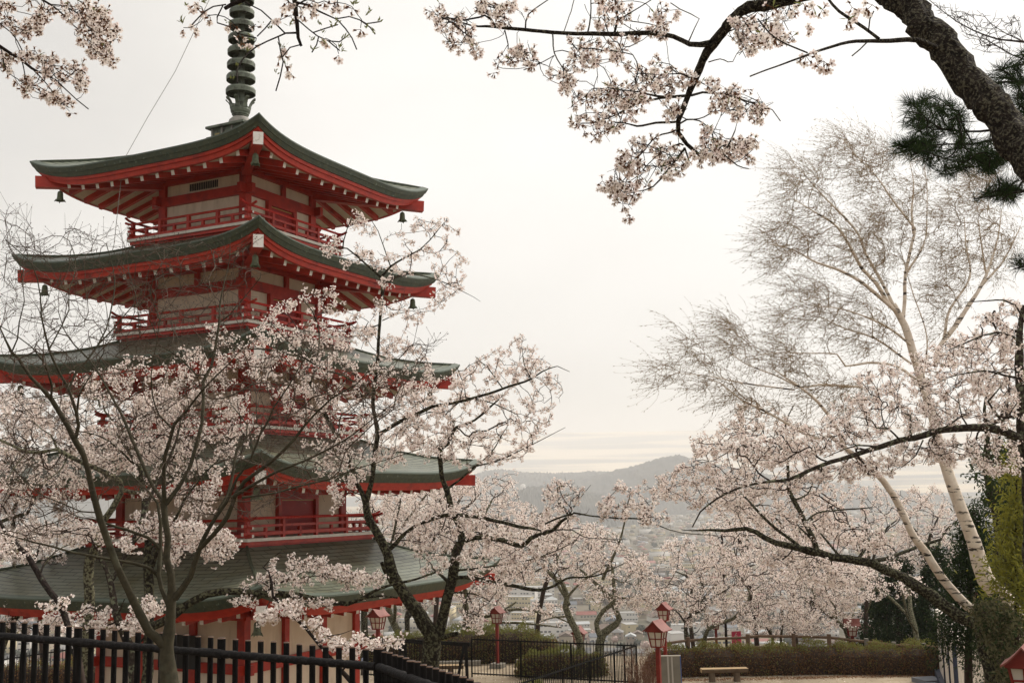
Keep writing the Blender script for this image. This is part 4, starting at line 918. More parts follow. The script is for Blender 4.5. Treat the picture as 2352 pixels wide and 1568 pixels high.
# mass of rim trees whose crowns fill the right (each its own tree)
for k, (sd, x0, yy, ply, nn, lab) in enumerate([
        (62, 1620, 45, '1610,1110 1700,1080 1760,1150 1750,1260 1680,1260 1630,1200', 700, 'cherry crown beyond the rail above the bench, higher and further than its neighbours'),
        (63, 1760, 46, '1730,1120 1850,1100 1920,1180 1900,1290 1800,1290 1730,1220', 800, 'cherry crown beyond the rail behind the long leaning limb'),
        (64, 1900, 45, '1880,1130 2000,1100 2090,1180 2100,1290 2000,1320 1890,1300', 900, 'cherry crown beyond the rail behind the thinner birch stem'),
        (65, 2060, 44, '2050,1130 2130,1100 2200,1170 2200,1290 2150,1330 2070,1300', 1000, 'cherry crown between the two white birch stems'),
        (66, 1700, 48, '1600,1290 1650,1270 1660,1330 1600,1400 1560,1370', 380, 'cherry crown low behind the hedge near the tall lamp'),
        (67, 1000, 50, '860,1100 1000,1095 1180,1110 1220,1160 1180,1200 1000,1210 860,1200', 1100, 'furthest cherry crown on the slope behind the pagoda, right of its second storey'),
        (68, 1300, 47, '1190,1160 1240,1170 1330,1210 1320,1260 1240,1250 1180,1220', 600, 'cherry crown on the slope below the town, left of the central thin limb'),
        (69, 760, 47, '0,1200 60,1180 140,1200 120,1280 0,1290', 500, 'cherry crown on the slope beyond the pagoda at the far left'),
        (70, 300, 45, '230,1380 330,1380 330,1440 260,1450 200,1430 120,1450 100,1430', 380, 'low cherry crown seen under the lowest roof at left')]):
    rr_ = random.Random(sd); xs_ = [float(t.split(',')[0]) for t in ply.split()]; ys_ = [float(t.split(',')[1]) for t in ply.split()]
    cx_, cy_ = sum(xs_)/len(xs_), sum(ys_)/len(ys_); bx = cx_+rr_.uniform(-30, 30); by = max(ys_)+50
    rimtree(sd, ['D %f,%f,11 %f,%f,10 %f,%f,8 %f,%f,4' % (bx, by, bx+rr_.uniform(-15, 15), (by*2+cy_)/3, cx_, cy_+20, cx_+rr_.uniform(-30, 30), cy_-30),
                 'D %f,%f,8 %f,%f,6 %f,%f,3' % (bx, (by*2+cy_)/3, cx_-30, cy_, cx_-60, cy_-20), 'D %f,%f,8 %f,%f,6 %f,%f,3' % (bx, (by*2+cy_)/3, cx_+35, cy_+5, cx_+65, cy_-25)],
            [('D', ply, yy-2.5, yy+2.5, nn//6)], nn, lab, b_cherry, yy, size=.034, rad=.105)

#@@E
# ---- leaning cherry, lower right
T = Tree(81, b_mossy, 21, None, .15)
T.limb('11 2500,1330,150 2200,1050,150 1980,920,140 1750,830,130 1560,700,128 1300,510,120 1150,420,112 1000,330,105 750,240,92 500,190,88 340,170,84 200,110,80 60,70,60 13 1740,1270,0.1'.replace(' 13 1740,1270,0.1', '') + ' 13 850,1290,60 700,1255,48 550,1220,42 470,1185,38 330,1115,32 180,1125,25 60,1124,17 -60,1128,9 -140,1120,4', 20.3, 22.5, rough=.09)
T.limb('13 850,1275,46 780,1100,40 720,980,38 650,850,34 640,700,24 630,550,18 625,350,12 680,220,7', 22, 22.6)
T.limb('13 640,560,14 540,490,13 430,485,13 330,500,11 200,560,10 100,620,7', 22.3, 22.8)
T.limb('13 720,1240,26 560,1120,24 430,1000,22 340,900,16 270,840,10 140,760,6', 22, 22.4)
T.limb('13 1260,1350,40 1200,1340,36 1300,1330,30 1450,1290,28 1650,1220,26 1750,1190,20'.replace('1200,1340,36 1300,1330,30', '1350,1330,34'), 22, 23)
T.limb('13 700,900,18 780,860,14 830,760,8', 22.2, 22.8); T.limb('13 1150,1330,30 1220,1230,18 1220,1180,14 1150,1080,8', 21.8, 22.4)
T.limb('13 750,1080,18 850,1000,14 1000,980,14 1250,960,10', 22.2, 23); T.limb('13 1010,1310,22 900,1180,16 820,1080,10', 21.9, 22.5)
T.limb('11 200,110,30 170,50,34 130,-20,30 13 720,1100,10', 21.9, 22.2)
A = T.attract([('D', '1460,1120 1520,1080 1590,1060 1580,1010 1640,990 1700,930 1760,920 1810,960 1850,1020 1900,1100 1960,1180 1940,1240 1860,1250 1760,1230 1700,1190 1620,1180 1560,1150 1500,1140', 21.8, 25.6, 620),
               ('D', '1900,1230 2000,1200 2080,1240 2060,1290 1960,1260', 21, 24, 60), ('D', '1740,1250 1860,1280 1960,1310 2000,1340 1900,1350 1760,1300', 21, 24, 90)], .35)
T.grow(A, .16, .5, .02, .10).twigs(.0058, .42); T.bloom(2300, per=(6, 11), rad=.066, size=.0235, lod=2, leafp=.3, calyx=.6)
T.to_ground().finish('cherry_tree', 'old cherry with long mossy limb reaching left over the hedge and container', group='flowering cherry trees')
# ---- cherry at the right edge with the long dark branch
T = Tree(82, b_cherry, 14, None, .12)
T.limb('D 2400,1640,50 2385,1400,46 2372,1200,42 2362,1050,38 2352,960,32 2346,880,26 2342,800,18 2350,700,10', 14.2, 14.6, rough=.06)
T.limb('D 2360,1040,26 2345,1010,24 2313,994,24 2280,984,22 2256,980,20 2146,991,17 2098,1004,15 2019,1026,13 1892,1067,10 1813,1098,8 1734,1111,6 1671,1130,5 1608,1175,4 1590,1210,3', 14.4, 14.0, rough=.06)
T.limb('13 2230,420,36 2190,330,22 2130,250,20 2090,190,18 2150,120,12 2200,60,8', 14.3, 14); T.limb('13 1530,440,22 1525,370,18 1530,300,14 1480,270,8', 14.2, 14.4)
T.limb('13 1300,520,16 1150,510,14 1060,530,10 900,600,6', 14.1, 13.8); T.limb('13 1450,470,18 1370,390,14 1280,380,12 1250,330,10 1120,300,6', 14.1, 13.8)
T.limb('13 1620,470,14 1570,580,10 1460,670,6', 14.1, 14.3); T.limb('13 1700,440,12 1660,580,9 1620,650,5', 14.1, 14.3); T.limb('13 1700,430,16 1850,330,12 1980,260,8', 14.1, 14.4)
T.limb('14 2351,1160,16 2300,1060,12 2230,1030,11 2140,1035,9 2000,1045,5', 14.2, 13.8); T.limb('14 2351,1310,22 2290,1250,16 2220,1225,14 2120,1240,12 1990,1290,9 1900,1330,5', 14.3, 13.9)
T.limb('14 2340,1490,22 2250,1480,16 2140,1450,13 1960,1470,8 1860,1510,5', 14.3, 13.9)
T.limb('13 1950,380,16 1900,300,12 1880,200,10 1800,140,6', 14.2, 14.5); T.limb('13 2050,375,16 2200,330,12 2300,200,8', 14.2, 13.8)
A = T.attract([('D', '2352,690 2310,690 2260,720 2230,740 2200,770 2130,800 2060,830 1980,850 1950,900 1880,960 1800,980 1720,1000 1650,1030 1700,1060 1760,1080 1880,1050 2000,1010 2100,990 2200,970 2352,1000', 13.9, 16.4, 860),
               ('D', '1620,1090 1760,1100 1900,1070 2050,1020 2200,1000 2250,1050 2100,1080 1950,1100 1800,1130 1660,1160', 13.9, 16, 240), ('D', '2200,1000 2352,1010 2352,1090 2250,1080', 13.2, 15.2, 60)], .35)
T.grow(A, .11, .5, .02, .10).twigs(.004, .42); T.bloom(2900, per=(5, 9), rad=.048, size=.017, lod=1, leafp=.3)
T.to_ground().finish('cherry_tree', 'cherry at the right edge with a long dark branch arching left across the birch', group='flowering cherry trees')

# ---- birch
T = Tree(91, b_birch, 18, b_birch_twig, .15)
T.limb('D 2390,1640,66 2368,1540,60 2350,1490,56 2331,1430,52 2319,1391,46 2264,1330,42 2249,1291,38 2238,1243,34 2231,1230,32 2199,1146,29 2174,1076,27 2158,1020,24 2140,950,22 2121,887,21 2098,813,20 2078,747,18 2051,700,16', 18, 18.6, .3, rough=.03)
T.limb('D 2372,1560,30 2330,1470,26 2308,1439,25 2253,1409,24 2220,1391,24 2179,1345,22 2150,1306,21 2128,1269,20 2106,1243,19 2095,1225,18 2051,1135,17 2029,1104,16 1997,1073,14 1962,1044,13 1930,1020,11 1905,1000,10 13 870,465,30 740,410,26 600,330,22 430,240,17 300,180,12 150,60,8 0,10,6', 17.7, 17.0, .3, rough=.03)
T.limb('13 1060,540,34 1000,400,30 970,340,28 860,200,24 760,110,20 640,30,14 540,-40,9', 17.2, 16.8, .3)
T.limb('14 1590,1080,40 1560,1060,38 1480,930,32 1400,850,28 1340,740,24 1250,600,18 1130,520,12 1000,440,7', 18.6, 18.0, .4, wscale=.8)
T.limb('14 1580,1060,30 1510,920,26 1420,760,22 1380,650,20 1290,540,18 1200,450,14 1100,340,9 1000,230,5', 18.6, 19.2, .4, wscale=.8)
T.limb('14 1600,1100,34 1400,930,28 1250,850,22 1130,810,17 1000,740,11 860,700,6', 18.5, 17.6, .4, wscale=.8)
T.limb('14 1640,1150,30 1650,1000,28 1655,880,26 1690,700,24 1710,610,20 1660,550,18 1570,430,15 1480,300,11 1380,200,8 1280,80,4', 18.6, 19.2, .4, wscale=.8)
T.limb('14 1700,640,18 1690,500,14 1700,350,8 1680,220,4', 18.9, 19.2); T.limb('14 1655,880,18 1760,700,12 1780,560,9 1780,350,5 1760,250,3', 18.8, 19.2)
T.limb('14 1830,1420,44 1860,1300,40 1950,1180,38 2030,1060,34 2100,950,28 2150,830,20 2200,650,12 2220,500,6', 18.5, 19.3, .4, wscale=.8)
T.limb('14 2100,950,18 2230,800,12 2330,600,6', 19, 19.3); T.limb('14 1880,1260,22 1920,1080,16 2030,900,13 2010,700,9 2000,550,5', 18.8, 19.2); T.limb('14 2130,880,14 2100,700,10 2080,550,6', 19, 18.6)
T.limb('14 1740,1520,26 1600,1420,22 1430,1400,20 1300,1420,16 1250,1350,12 1040,1345,10 900,1340,8 700,1370,5', 18.4, 17.4, .4, wscale=.8)
T.limb('14 1690,1300,22 1560,1200,18 1420,1130,14 1260,1080,10 1080,1060,7 960,980,4', 18.5, 17.6, .4, wscale=.8)
T.limb('14 1680,1400,20 1480,1260,16 1300,1200,12 1150,1130,8', 18.5, 18.9, .4, wscale=.8); T.limb('14 1400,1540,20 1150,1530,18 1040,1545,16 900,1480,12 700,1400,9 560,1290,6', 17.6, 17, .4, wscale=.8)
T.limb('14 1000,1560,14 700,1520,12 500,1480,8 300,1460,5', 17.2, 16.8, .4, wscale=.8); T.limb('14 1760,1480,14 1780,1250,11 1700,1000,9 1640,800,5', 18.6, 18.3, .3, wscale=.8)
A = T.attract([('14', '720,700 900,560 880,420 930,280 870,190 1050,200 1200,340 1250,500 1350,640 1400,760 1330,850 1200,800 1000,800 850,860 760,820', 17.2, 20, 230),
               ('14', '1120,200 1250,80 1200,30 1400,10 1560,120 1620,220 1560,350 1640,480 1700,600 1560,640 1400,420 1280,260 1180,240', 18, 20.2, 170),
               ('14', '1640,100 1780,200 1800,500 1780,760 1640,900 1560,760 1620,500', 18, 20, 80),
               ('14', '1280,640 1450,520 1560,600 1600,800 1560,950 1420,850', 17.6, 19.6, 90),
               ('14', '870,940 1000,880 1200,900 1420,1000 1600,1160 1640,1360 1400,1320 1200,1260 1000,1280 860,1200 900,1060', 17, 19.6, 190),
               ('14', '560,1090 680,1160 800,1230 1000,1300 1200,1400 1100,1480 900,1440 720,1420 600,1340 560,1220', 16.4, 18.6, 115),
               ('14', '260,1130 330,1230 430,1220 520,1330 620,1420 560,1540 300,1560 120,1520 200,1400 340,1380', 16, 18, 62),
               ('14', '1800,560 1900,400 2050,270 2180,330 2230,560 2200,760 2050,900 1850,880 1790,700', 18, 20.2, 170),
               ('14', '1800,880 2000,860 2060,1000 1900,1200 1800,1350 1760,1100', 18, 20, 70), ('14', '2200,600 2340,560 2300,760 2180,940 2120,900', 18.4, 20, 40), ('14', '1980,260 2200,240 2280,380 2100,400', 18.2, 20, 40),
               ('13', '0,20 300,20 500,150 800,250 900,400 600,380 300,260 0,160', 16.2, 18, 60), ('13', '600,20 1000,0 1300,100 1300,300 1000,250 760,160', 16.8, 18.4, 70)], .2)
T.grow(A, .12, .5, -.05, .07).twigs(.0034, .43, 3, .8)
# wind-swept hanging twiglets with catkins
def sprays(T, per, L, wind, seg=5, r0=.0028, leafn=1.0, dl=.035, wl=.010):
    tips = np.array(T.tips); base = np.concatenate([np.repeat(tips, per), T.r.choice(np.arange(T.g0, T.n), int(len(tips)*per*.45))]); m = len(base)
    p = T.P[base].copy(); d = T.D[base]*.8+rdir(m, T.r)*.75; l = L*T.r.uniform(.45, 1.2, m)/seg
    for k in range(seg):
        d = d/np.linalg.norm(d, axis=1)[:, None]; d = d*.72+np.array(wind)*.30+T.r.normal(size=(m, 3))*.08; dn = d/np.linalg.norm(d, axis=1)[:, None]
        q = p+dn*l[:, None]; ra = np.full(m, r0*(1-.12*k)); V, F = prisms(p, q, ra, ra*.88, 3); T.tV.append(V); T.tF.append(F+T.tn); T.tn += len(V)
        if k >= 0:
            mm = T.r.random(m) < leafn; t_ = T.r.random(mm.sum())[:, None]; C = p[mm]+(q[mm]-p[mm])*t_; D = dn[mm]*.9+rdir(mm.sum(), T.r)*.6+np.array([0, 0, -.25])
            V, F = leaves(C, D, T.r.uniform(.6, 1.3, mm.sum())*dl, np.full(mm.sum(), wl), T.r); T.addc(V, F, (T.r.random(len(F)) < .35).astype(int))
        p = q
sprays(T, 3, .60, (-.78, -.1, -.02), r0=.0024, dl=.052, wl=.0105)
T.finish('birch_tree', 'tall white birch with two leaning stems and fine windswept bare twigs', crown='catkins', crown_mats=[f_catkin, petal('birch_catkin_brown', (.22, .12, .06), .3)])

# ---- firs and other evergreens at right
def conifer(name, label, seed, u, y, vbase, vtop, wpx, n, mats_, lean=0, spread=.10, size=.07, bark=b_cherry, flat=.35, grp='evergreens at the right'):
    T = Tree(seed, bark, y, None, .3); hv = vbase-vtop
    T.limb('D %f,%f,%f %f,%f,%f %f,%f,%f %f,%f,%f' % (u, vbase, wpx*.10, u+lean*.3, vbase-hv*.35, wpx*.08, u+lean*.7, vbase-hv*.7, wpx*.05, u+lean, vtop, 2), y, y)
    r = T.r; Ax = []
    hm = hv*y/FOC; wm = wpx*y/FOC/2; b = T.P[0].copy(); top = T.P[T.n-1].copy()
    for _ in range(n//40):
        f = r.uniform(.05, 1)**.9; a = r.uniform(0, 2*math.pi); ln = wm*(1-f*.85)*r.uniform(.6, 1.15); c = b+(top-b)*f; Ax.append(c+np.array([math.cos(a)*ln, math.sin(a)*ln, -ln*flat*r.uniform(.2, 1)]))
    T.grow(np.array(Ax), .25, .3, 0, .1).twigs(.007, .4)
    idx = r.choice(np.arange(T.g0, T.n), n); C = T.P[idx]+r.normal(size=(n, 3))*spread; D = T.D[idx]+rdir(n, r)*.9+np.array([0, 0, -.3])
    V, F = leaves(C, D, r.uniform(.6, 1.4, n)*size*1.8, np.full(n, size*.55), r); T.addc(V, F, (r.random(n) < .3).astype(int))
    return T.to_ground().finish(name, label, group=grp, crown='needle_crown', crown_mats=mats_)
conifer('fir_tree', 'dark fir behind the log rail left of the white container', 101, 2065, 42, 1500, 1290, 190, 9000, [f_fir, f_fir2], 0, .18, .10)
conifer('fir_tree', 'second dark fir behind the container, nearer the birch', 102, 2150, 41, 1500, 1260, 150, 7000, [f_fir, f_fir2], 0, .16, .10)
conifer('fir_tree', 'dark fir filling the gap beside the mossy arms of the cherry', 103, 2015, 46, 1500, 1330, 120, 5000, [f_fir, f_fir2], 0, .16, .10)
conifer('cypress_tree', 'drooping green cypress hanging over the white container wall', 104, 2225, 24, 1485, 1160, 180, 15000, [f_fir2, f_fir], 10, .12, .055, b_mossy, .9)
conifer('cypress_tree', 'cypress with mossy trunk between the birch and the right edge', 105, 2335, 22, 1600, 1000, 190, 12000, [f_fir2, f_fir], -20, .14, .055, b_mossy, .7)
conifer('cypress_tree', 'dark cypress at the right edge behind the cherry branches', 106, 2362, 21, 1640, 860, 170, 9000, [f_fir2, f_fir], 0, .13, .055, b_mossy, .7)
conifer('yellow_shrub_tree', 'yellow green leafy tree at the right edge below the cherry branch', 107, 2335, 17, 1420, 1050, 120, 5200, [f_yel, f_grn], 0, .14, .055, b_mossy, .2)
T = Tree(108, b_mossy, 19.5, None, .15)
T.limb('13 2230,1900,110 2210,1700,100 2190,1568,92 2175,1350,86 2180,1200,76 2150,1050,66 2120,900,58 2080,700,50 2090,450,40 2070,250,24 2100,60,14', 19.5, 20, rough=.1)
T.limb('13 2180,1230,50 2240,1150,44 2330,1030,40 2420,900,30', 19.6, 19.2, rough=.08); T.limb('13 2120,900,30 2240,760,24 2330,640,16', 19.7, 20)
T.grow(T.attract([('13', '1950,450 2351,500 2351,1100 2000,900', 19, 21, 90)], .2), .15, .4, 0, .1).twigs(.004, .42)
idx = T.r.choice(np.arange(T.g0, T.n), 2600); V, F = leaves(T.P[idx]+T.r.normal(size=(2600, 3))*.08, rdir(2600, T.r), np.full(2600, .08), np.full(2600, .035), T.r); T.addc(V, F, 0)
T.to_ground().finish('mossy_tree', 'shaggy moss covered trunk rising straight up behind the thick birch stem', crown='foliage', crown_mats=[f_fir2])
T = Tree(109, b_mossy, 17, None, .15)
T.limb('11 2080,1700,200 2050,1488,190 2000,1300,180 1960,1100,170 1900,960,140 1880,800,90 1850,650,50', 16.6, 17.2, rough=.12)
T.limb('11 2240,1700,120 2200,1488,110 2230,1250,100 2180,1000,80 2150,800,50', 17.4, 17.6, rough=.12)
T.grow(T.attract([('11', '1850,650 1980,560 2352,760 2352,1500 2080,1500 1990,1100 1880,900', 15.8, 17.8, 160)], .3), .12, .4, .1, .1).twigs(.004, .42)
idx = T.r.choice(np.arange(T.g0, T.n), 6000); V, F = leaves(T.P[idx]+T.r.normal(size=(6000, 3))*.07, rdir(6000, T.r)+np.array([0, 0, -.4]), np.full(6000, .075), np.full(6000, .034), T.r); T.addc(V, F, (T.r.random(6000) < .72).astype(int))
T.to_ground().finish('mossy_tree', 'squat mossy trunk with grey lichen tufts in front of the container', crown='lichen_tufts', crown_mats=[f_fir2, petal('lichen_tuft', (.12, .112, .06), .2)])

#@@F
# ---- near trees overhead
T = Tree(121, b_rough, 5.2, b_dark, .045)
T.limb('16 2600,1650,420 2420,1480,390 2250,1300,345 2050,1030,305 1850,780,285 1650,560,268 1500,350,262 1330,170,255 1200,30,235 1080,-70,210 900,-110,150 700,-90,110 500,-45,110 250,0,112 120,20,105 15 2039,40,80 1930,120,72 1860,210,70 1800,280,66 1740,380,56 1700,480,52 1660,570,44 1620,680,38 1590,760,34 1590,830,32 1640,900,26 1720,970,22', 4.6, 6.4, .6, wscale=.9, world0=[(3.6, 3.9, -1.9, .34), (3.35, 4.1, -.8, .27)], rough=.11)
T.limb('15 1790,275,52 1720,280,38 1660,275,35 1560,230,32 1400,210,32 1200,215,32 1000,215,28 800,205,26 600,185,24 430,170,20 300,165,12 200,130,8 60,90,5', 6.0, 6.9, .6)
for sp in ('440,165,18 390,80,16 350,0,12 320,-80,8', '630,185,12 650,90,10 770,0,7 860,-60,4', '1020,205,12 1040,110,10 1040,0,8 1050,-70,5', '1190,205,18 1210,120,16 1190,0,12 1190,-80,8', '870,200,6 910,90,5 935,0,3', '1210,130,10 1340,50,8 1420,0,5', '1230,125,8 1400,150,7 1500,180,4',
           '500,190,9 520,280,8 520,360,5 560,400,4', '800,210,11 810,330,9 870,440,6 890,490,4', '890,225,9 950,310,8 1020,370,5 1080,400,3', '810,350,5 700,410,4 620,440,3', '1650,270,10 1690,180,6 1720,120,4 1600,60,3 1540,20,2'):
    T.limb('15 '+sp, 6.4, T.r.uniform(6.2, 6.8))
for sp in ('1650,600,22 1500,610,18 1350,580,10 1200,560,5', '1650,600,18 1480,615,16 1320,650,14 1200,720,10 1060,770,6', '1570,765,18 1450,775,16 1330,790,14 1250,770,9 1180,765,5', '1560,825,12 1450,860,10 1340,980,8 1200,1060,4', '1630,930,16 1530,1060,14 1430,1170,10 1330,1200,6 1200,1230,3', '1720,970,16 1860,955,14 1920,880,10 1960,760,6 1950,650,4',
           '1860,955,10 1960,1040,8 2030,1060,5', '1670,600,18 1740,580,16 1900,600,14 2060,650,10 2180,690,6 2230,760,3', '1690,490,10 1600,465,9 1480,470,7 1340,460,5', '1590,780,14 1640,750,12 1720,760,9 1790,810,5', '1630,930,14 1660,1020,9', '1880,210,10 2000,160,8 2120,130,5', '1340,480,7 1310,580,7 1340,600,6', '1620,910,12 1600,900,10 1480,960,7 1380,1050,4', '1780,390,9 1850,370,7 1900,390,4', '1340,980,6 1280,1090,5 1220,1160,3'):
    T.limb('15 '+sp, 6.2, T.r.uniform(5.9, 6.6))
T.limb('16 1460,375,50 1300,310,45 1100,320,40 950,320,35 780,330,28 600,380,24 480,420,20 270,500,15 100,560,10 0,600,7', 4.9, 4.2, .4)
T.limb('16 1010,305,30 900,220,28 700,90,26 610,-10,22 560,-80,14', 4.6, 4.8, .4); T.limb('16 450,415,14 270,340,14 150,260,12 60,150,8', 4.4, 4.2, .4); T.limb('16 920,330,9 860,390,7 800,440,4', 4.6, 4.5, .3); T.limb('16 930,240,12 940,150,9 970,90,6', 4.6, 4.5, .3)
P15 = [('10,40 230,60 350,250 660,260 680,430 560,490 400,370 100,250', 66), ('300,0 600,0 580,150 330,100', 24), ('750,380 950,400 940,550 780,520', 20), ('830,230 1100,250 1290,260 1290,370 1050,450 850,340', 42), ('950,0 1500,0 1500,180 1100,190', 44),
       ('920,560 1150,520 1350,600 1300,760 1150,880 930,800', 90), ('1300,380 1450,380 1700,480 1600,560 1320,550', 40), ('1450,640 1700,690 1560,760', 10), ('1120,1150 1200,1000 1320,870 1600,880 1620,1040 1420,1170 1280,1230 1180,1230', 90),
       ('1650,850 1850,800 2060,900 2040,1050 1880,1000 1680,960', 56), ('1750,520 1950,560 2220,620 2060,780 1850,690', 50), ('1900,60 2300,0 2340,250 1950,400 1900,200', 70), ('1270,1260 1350,1250 1310,1300 1275,1290', 3)]
A = T.attract([('15', p, 5.6, 6.9, n) for p, n in P15], .25)
T.grow(A, .05, .5, .02, .10, ).twigs(.0018, .42, 4)
T.spurs(500, .06, .0014).bloom(470, per=(4, 7), rad=.040, size=.0165, lod=0, leafp=.5, grow_down=.4)
C = np.array([at(*zz('16', x, y), T.r.uniform(4.3, 4.7)) for x, y in ((440, 440), (520, 470), (580, 480), (600, 500), (90, 260), (200, 290), (480, 250), (160, 180), (340, 90), (420, 30), (500, 60), (570, 75), (800, 60), (820, 110), (770, 150), (910, 60), (960, 40), (110, 340), (20, 350), (180, 60), (60, 100))])
T.clusters(C, per=(3, 5), rad=.042, size=.017, lod=0, leafp=.8, grow_down=.6)
T.base = np.array([3.6, 3.9, -1.65]); T.finish('cherry_tree', 'big dark rough cherry trunk at the top right arching over the view', group='flowering cherry trees')

T = Tree(122, b_dark, 4.6, None, .05)
w0 = [(-4.6, 2.4, -1.7, .26), (-4.5, 2.5, 0, .2), (-4.2, 2.8, 1.8, .16), (-3.4, 3.3, 3.1, .12), (-2.2, 4.0, 3.5, .08), (-1.4, 4.5, 3.3, .055)]
T.limb('18 1225,-300,64 1240,-60,60 1255,60,50 1275,250,44 1290,400,36 1322,485,28', 4.6, 4.7, .5, world0=w0)
T.limb('18 1275,345,26 1160,350,21 1080,385,20 960,435,18 850,490,18 760,560,16 700,630,14 650,720,10 650,870,7', 4.65, 4.3, .5)
T.limb('18 1150,350,18 1010,210,16 900,110,14 780,50,10 700,0,7 620,-60,4', 4.6, 4.8, .5)
T.limb('18 1080,388,11 1100,520,10 1130,650,8 1100,800,6 1055,950,4', 4.6, 4.5, .4); T.limb('18 1275,30,30 1400,60,26 1500,120,22 1680,200,16 1820,175,12 1930,210,10 2040,290,8 2090,360,5', 4.6, 4.9, .5)
T.limb('18 1295,220,14 1400,310,12 1490,380,12 1600,430,9 1720,530,6', 4.65, 4.9, .4); T.limb('18 1700,210,8 1780,300,7 1850,400,5 1900,520,3', 4.8, 4.9, .3)
T.limb('18 1255,-200,50 1000,-160,52 820,-70,50 700,0,52 600,35,52 520,85,44', 4.6, 4.5, .5); T.limb('18 530,50,14 400,70,12 310,120,9 180,260,5', 4.5, 4.3, .3); T.limb('18 500,60,15 440,180,14 440,240,10 600,290,9 650,350,6 850,400,5', 4.5, 4.6, .3)
T.limb('18 1010,215,7 940,300,6 860,380,4', 4.6, 4.5, .3); T.limb('18 1450,340,7 1570,300,6 1700,260,3', 4.7, 4.8, .3); T.limb('18 1500,390,8 1480,470,7 1430,550,4', 4.7, 4.7, .3); T.limb('18 1310,470,9 1200,500,7 1120,600,5', 4.7, 4.6, .3); T.limb('18 1270,60,16 1400,-20,12 1600,-60,8', 4.6, 4.8, .3); T.limb('18 1940,215,6 2000,250,4 2140,230,3', 4.9, 5, .3); T.limb('18 1600,430,5 1720,440,4 1770,400,3', 4.8, 4.9, .3)
pts = [(250, 110), (370, 180), (90, 310), (200, 290), (680, 350), (690, 430), (845, 275), (590, 240), (1150, 50), (1225, 60), (1430, 30), (1650, 60), (1600, 20), (1700, 20), (1850, 90), (1940, 310), (1575, 420), (1710, 580), (1095, 230), (1130, 560), (1085, 610), (1150, 690), (1190, 745), (820, 470), (1410, 110), (1320, 130), (1210, 180), (1560, 30), (1690, 80), (1380, 20), (1180, 20), (210, 50), (280, 95)]
C = np.array([at(*zz('18', x, y), T.r.uniform(4.5, 4.75)) for x, y in pts])
tipl = np.array([at(*zz('18', x, y-18), 4.6) for x, y in pts]); T.grow(tipl, .04, .5, .05, .08).twigs(.0016, .4, 4)
T.clusters(C, per=(2, 4), rad=.036, size=.0155, lod=0, leafp=0, grow_down=.8)
lp = [(110, 60), (280, 20), (90, 240), (70, 225), (750, 545), (650, 705), (590, 830), (980, 300), (1510, 260), (1690, 230), (1650, 270), (1420, 410), (1440, 520), (1550, 370), (1740, 420), (1780, 400), (1580, 485), (2090, 350), (2130, 235), (2010, 150), (2030, 120), (1880, 45), (1060, 760), (1140, 490), (1180, 700), (660, 50), (790, 420), (1200, 270), (1720, 500), (1990, 300), (550, 235), (910, 245), (1110, 495), (1740, 540), (1870, 60)]
for x, y in lp:
    c = at(*zz('18', x, y), 4.6); m = 5; V, F = leaves(np.repeat(c[None], m, 0)+T.r.normal(size=(m, 3))*.004, np.array([.1, 0, .8])+rdir(m, T.r)*.8, T.r.uniform(.015, .035, m), np.full(m, .007), T.r); T.addc(V, F, 3)
T.limb('17 -500,200,90 -250,380,60 -20,570,42 150,680,38 260,750,36 400,860,32 500,910,26 600,950,22 700,1010,20 830,1130,15 960,1250,10 1110,1370,6', 5.4, 6.2, .5, world0=[(-4.3, 2.7, 1.4, .15), (-4.2, 3.3, 2.2, .11)])
T.limb('17 410,870,22 500,960,18 590,1060,14 680,1180,12 740,1260,9 860,1350,6', 5.9, 6.1, .4)
T.limb('17 200,-400,60 330,-200,44 530,0,30 650,70,26 740,140,22 840,230,18 920,320,16 1020,400,14 1120,510,12 1220,620,10 1340,720,7', 5.6, 6.1, .4, world0=[(-3.9, 3.0, 2.5, .1), (-3.3, 4.2, 3.4, .07)])
T.limb('17 600,55,18 760,70,16 900,120,16 1000,190,14 1120,260,12 1280,330,8 1440,400,5', 5.8, 6.2, .4); T.limb('17 600,-200,16 930,-30,12 1100,90,10 1250,160,6', 5.8, 6.1, .3); T.limb('17 -300,200,14 -20,290,11 130,320,9 300,370,5', 5.5, 5.9, .3)
T.limb('17 -20,560,14 20,640,14 40,760,10 80,900,5', 5.6, 5.7, .3); T.limb('17 280,780,18 300,870,14 320,980,9 350,1080,5', 5.8, 5.8, .3); T.limb('17 270,745,10 430,740,8 600,770,5', 5.8, 6.1, .3); T.limb('17 0,300,5 150,420,5 220,520,4 280,640,3', 5.6, 5.7, .2)
T.limb('17 -300,-100,16 -40,20,10 80,60,6', 5.4, 5.6, .3)
P17 = [('200,620 480,640 750,760 1050,850 1060,1200 900,1050 600,1000 400,900', 56), ('200,900 420,1080 370,1190 220,1050', 14), ('490,1060 750,1200 720,1320 560,1250', 20), ('760,1280 920,1280 880,1420', 7), ('440,180 500,80 650,120 600,290 450,250', 18), ('30,180 330,200 600,350 540,460 400,470 200,380', 32),
       ('0,0 140,20 100,110 0,110', 9), ('700,0 1100,0 1380,180 1350,240 1000,280 850,200', 44), ('1000,220 1300,240 1560,400 1450,490 1200,470 1050,320', 40), ('900,400 1040,400 960,480', 5), ('1030,520 1150,520 1400,520 1350,600 1100,600', 14), ('1110,630 1300,620 1460,680 1430,830 1250,720', 20), ('0,700 180,700 130,950 0,960', 16), ('330,0 450,0 400,50', 4)]
A = T.attract([('17', p, 5.5, 6.4, n) for p, n in P17], .2); T.grow(A, .05, .5, .02, .10).twigs(.0016, .42, 4)
idx = np.array([t for t in T.tips]); C = T.P[idx]+T.r.normal(size=(len(idx), 3))*.015; T.clusters(C, per=(3, 5), rad=.031, size=.0145, lod=0, leafp=.4, grow_down=.3)
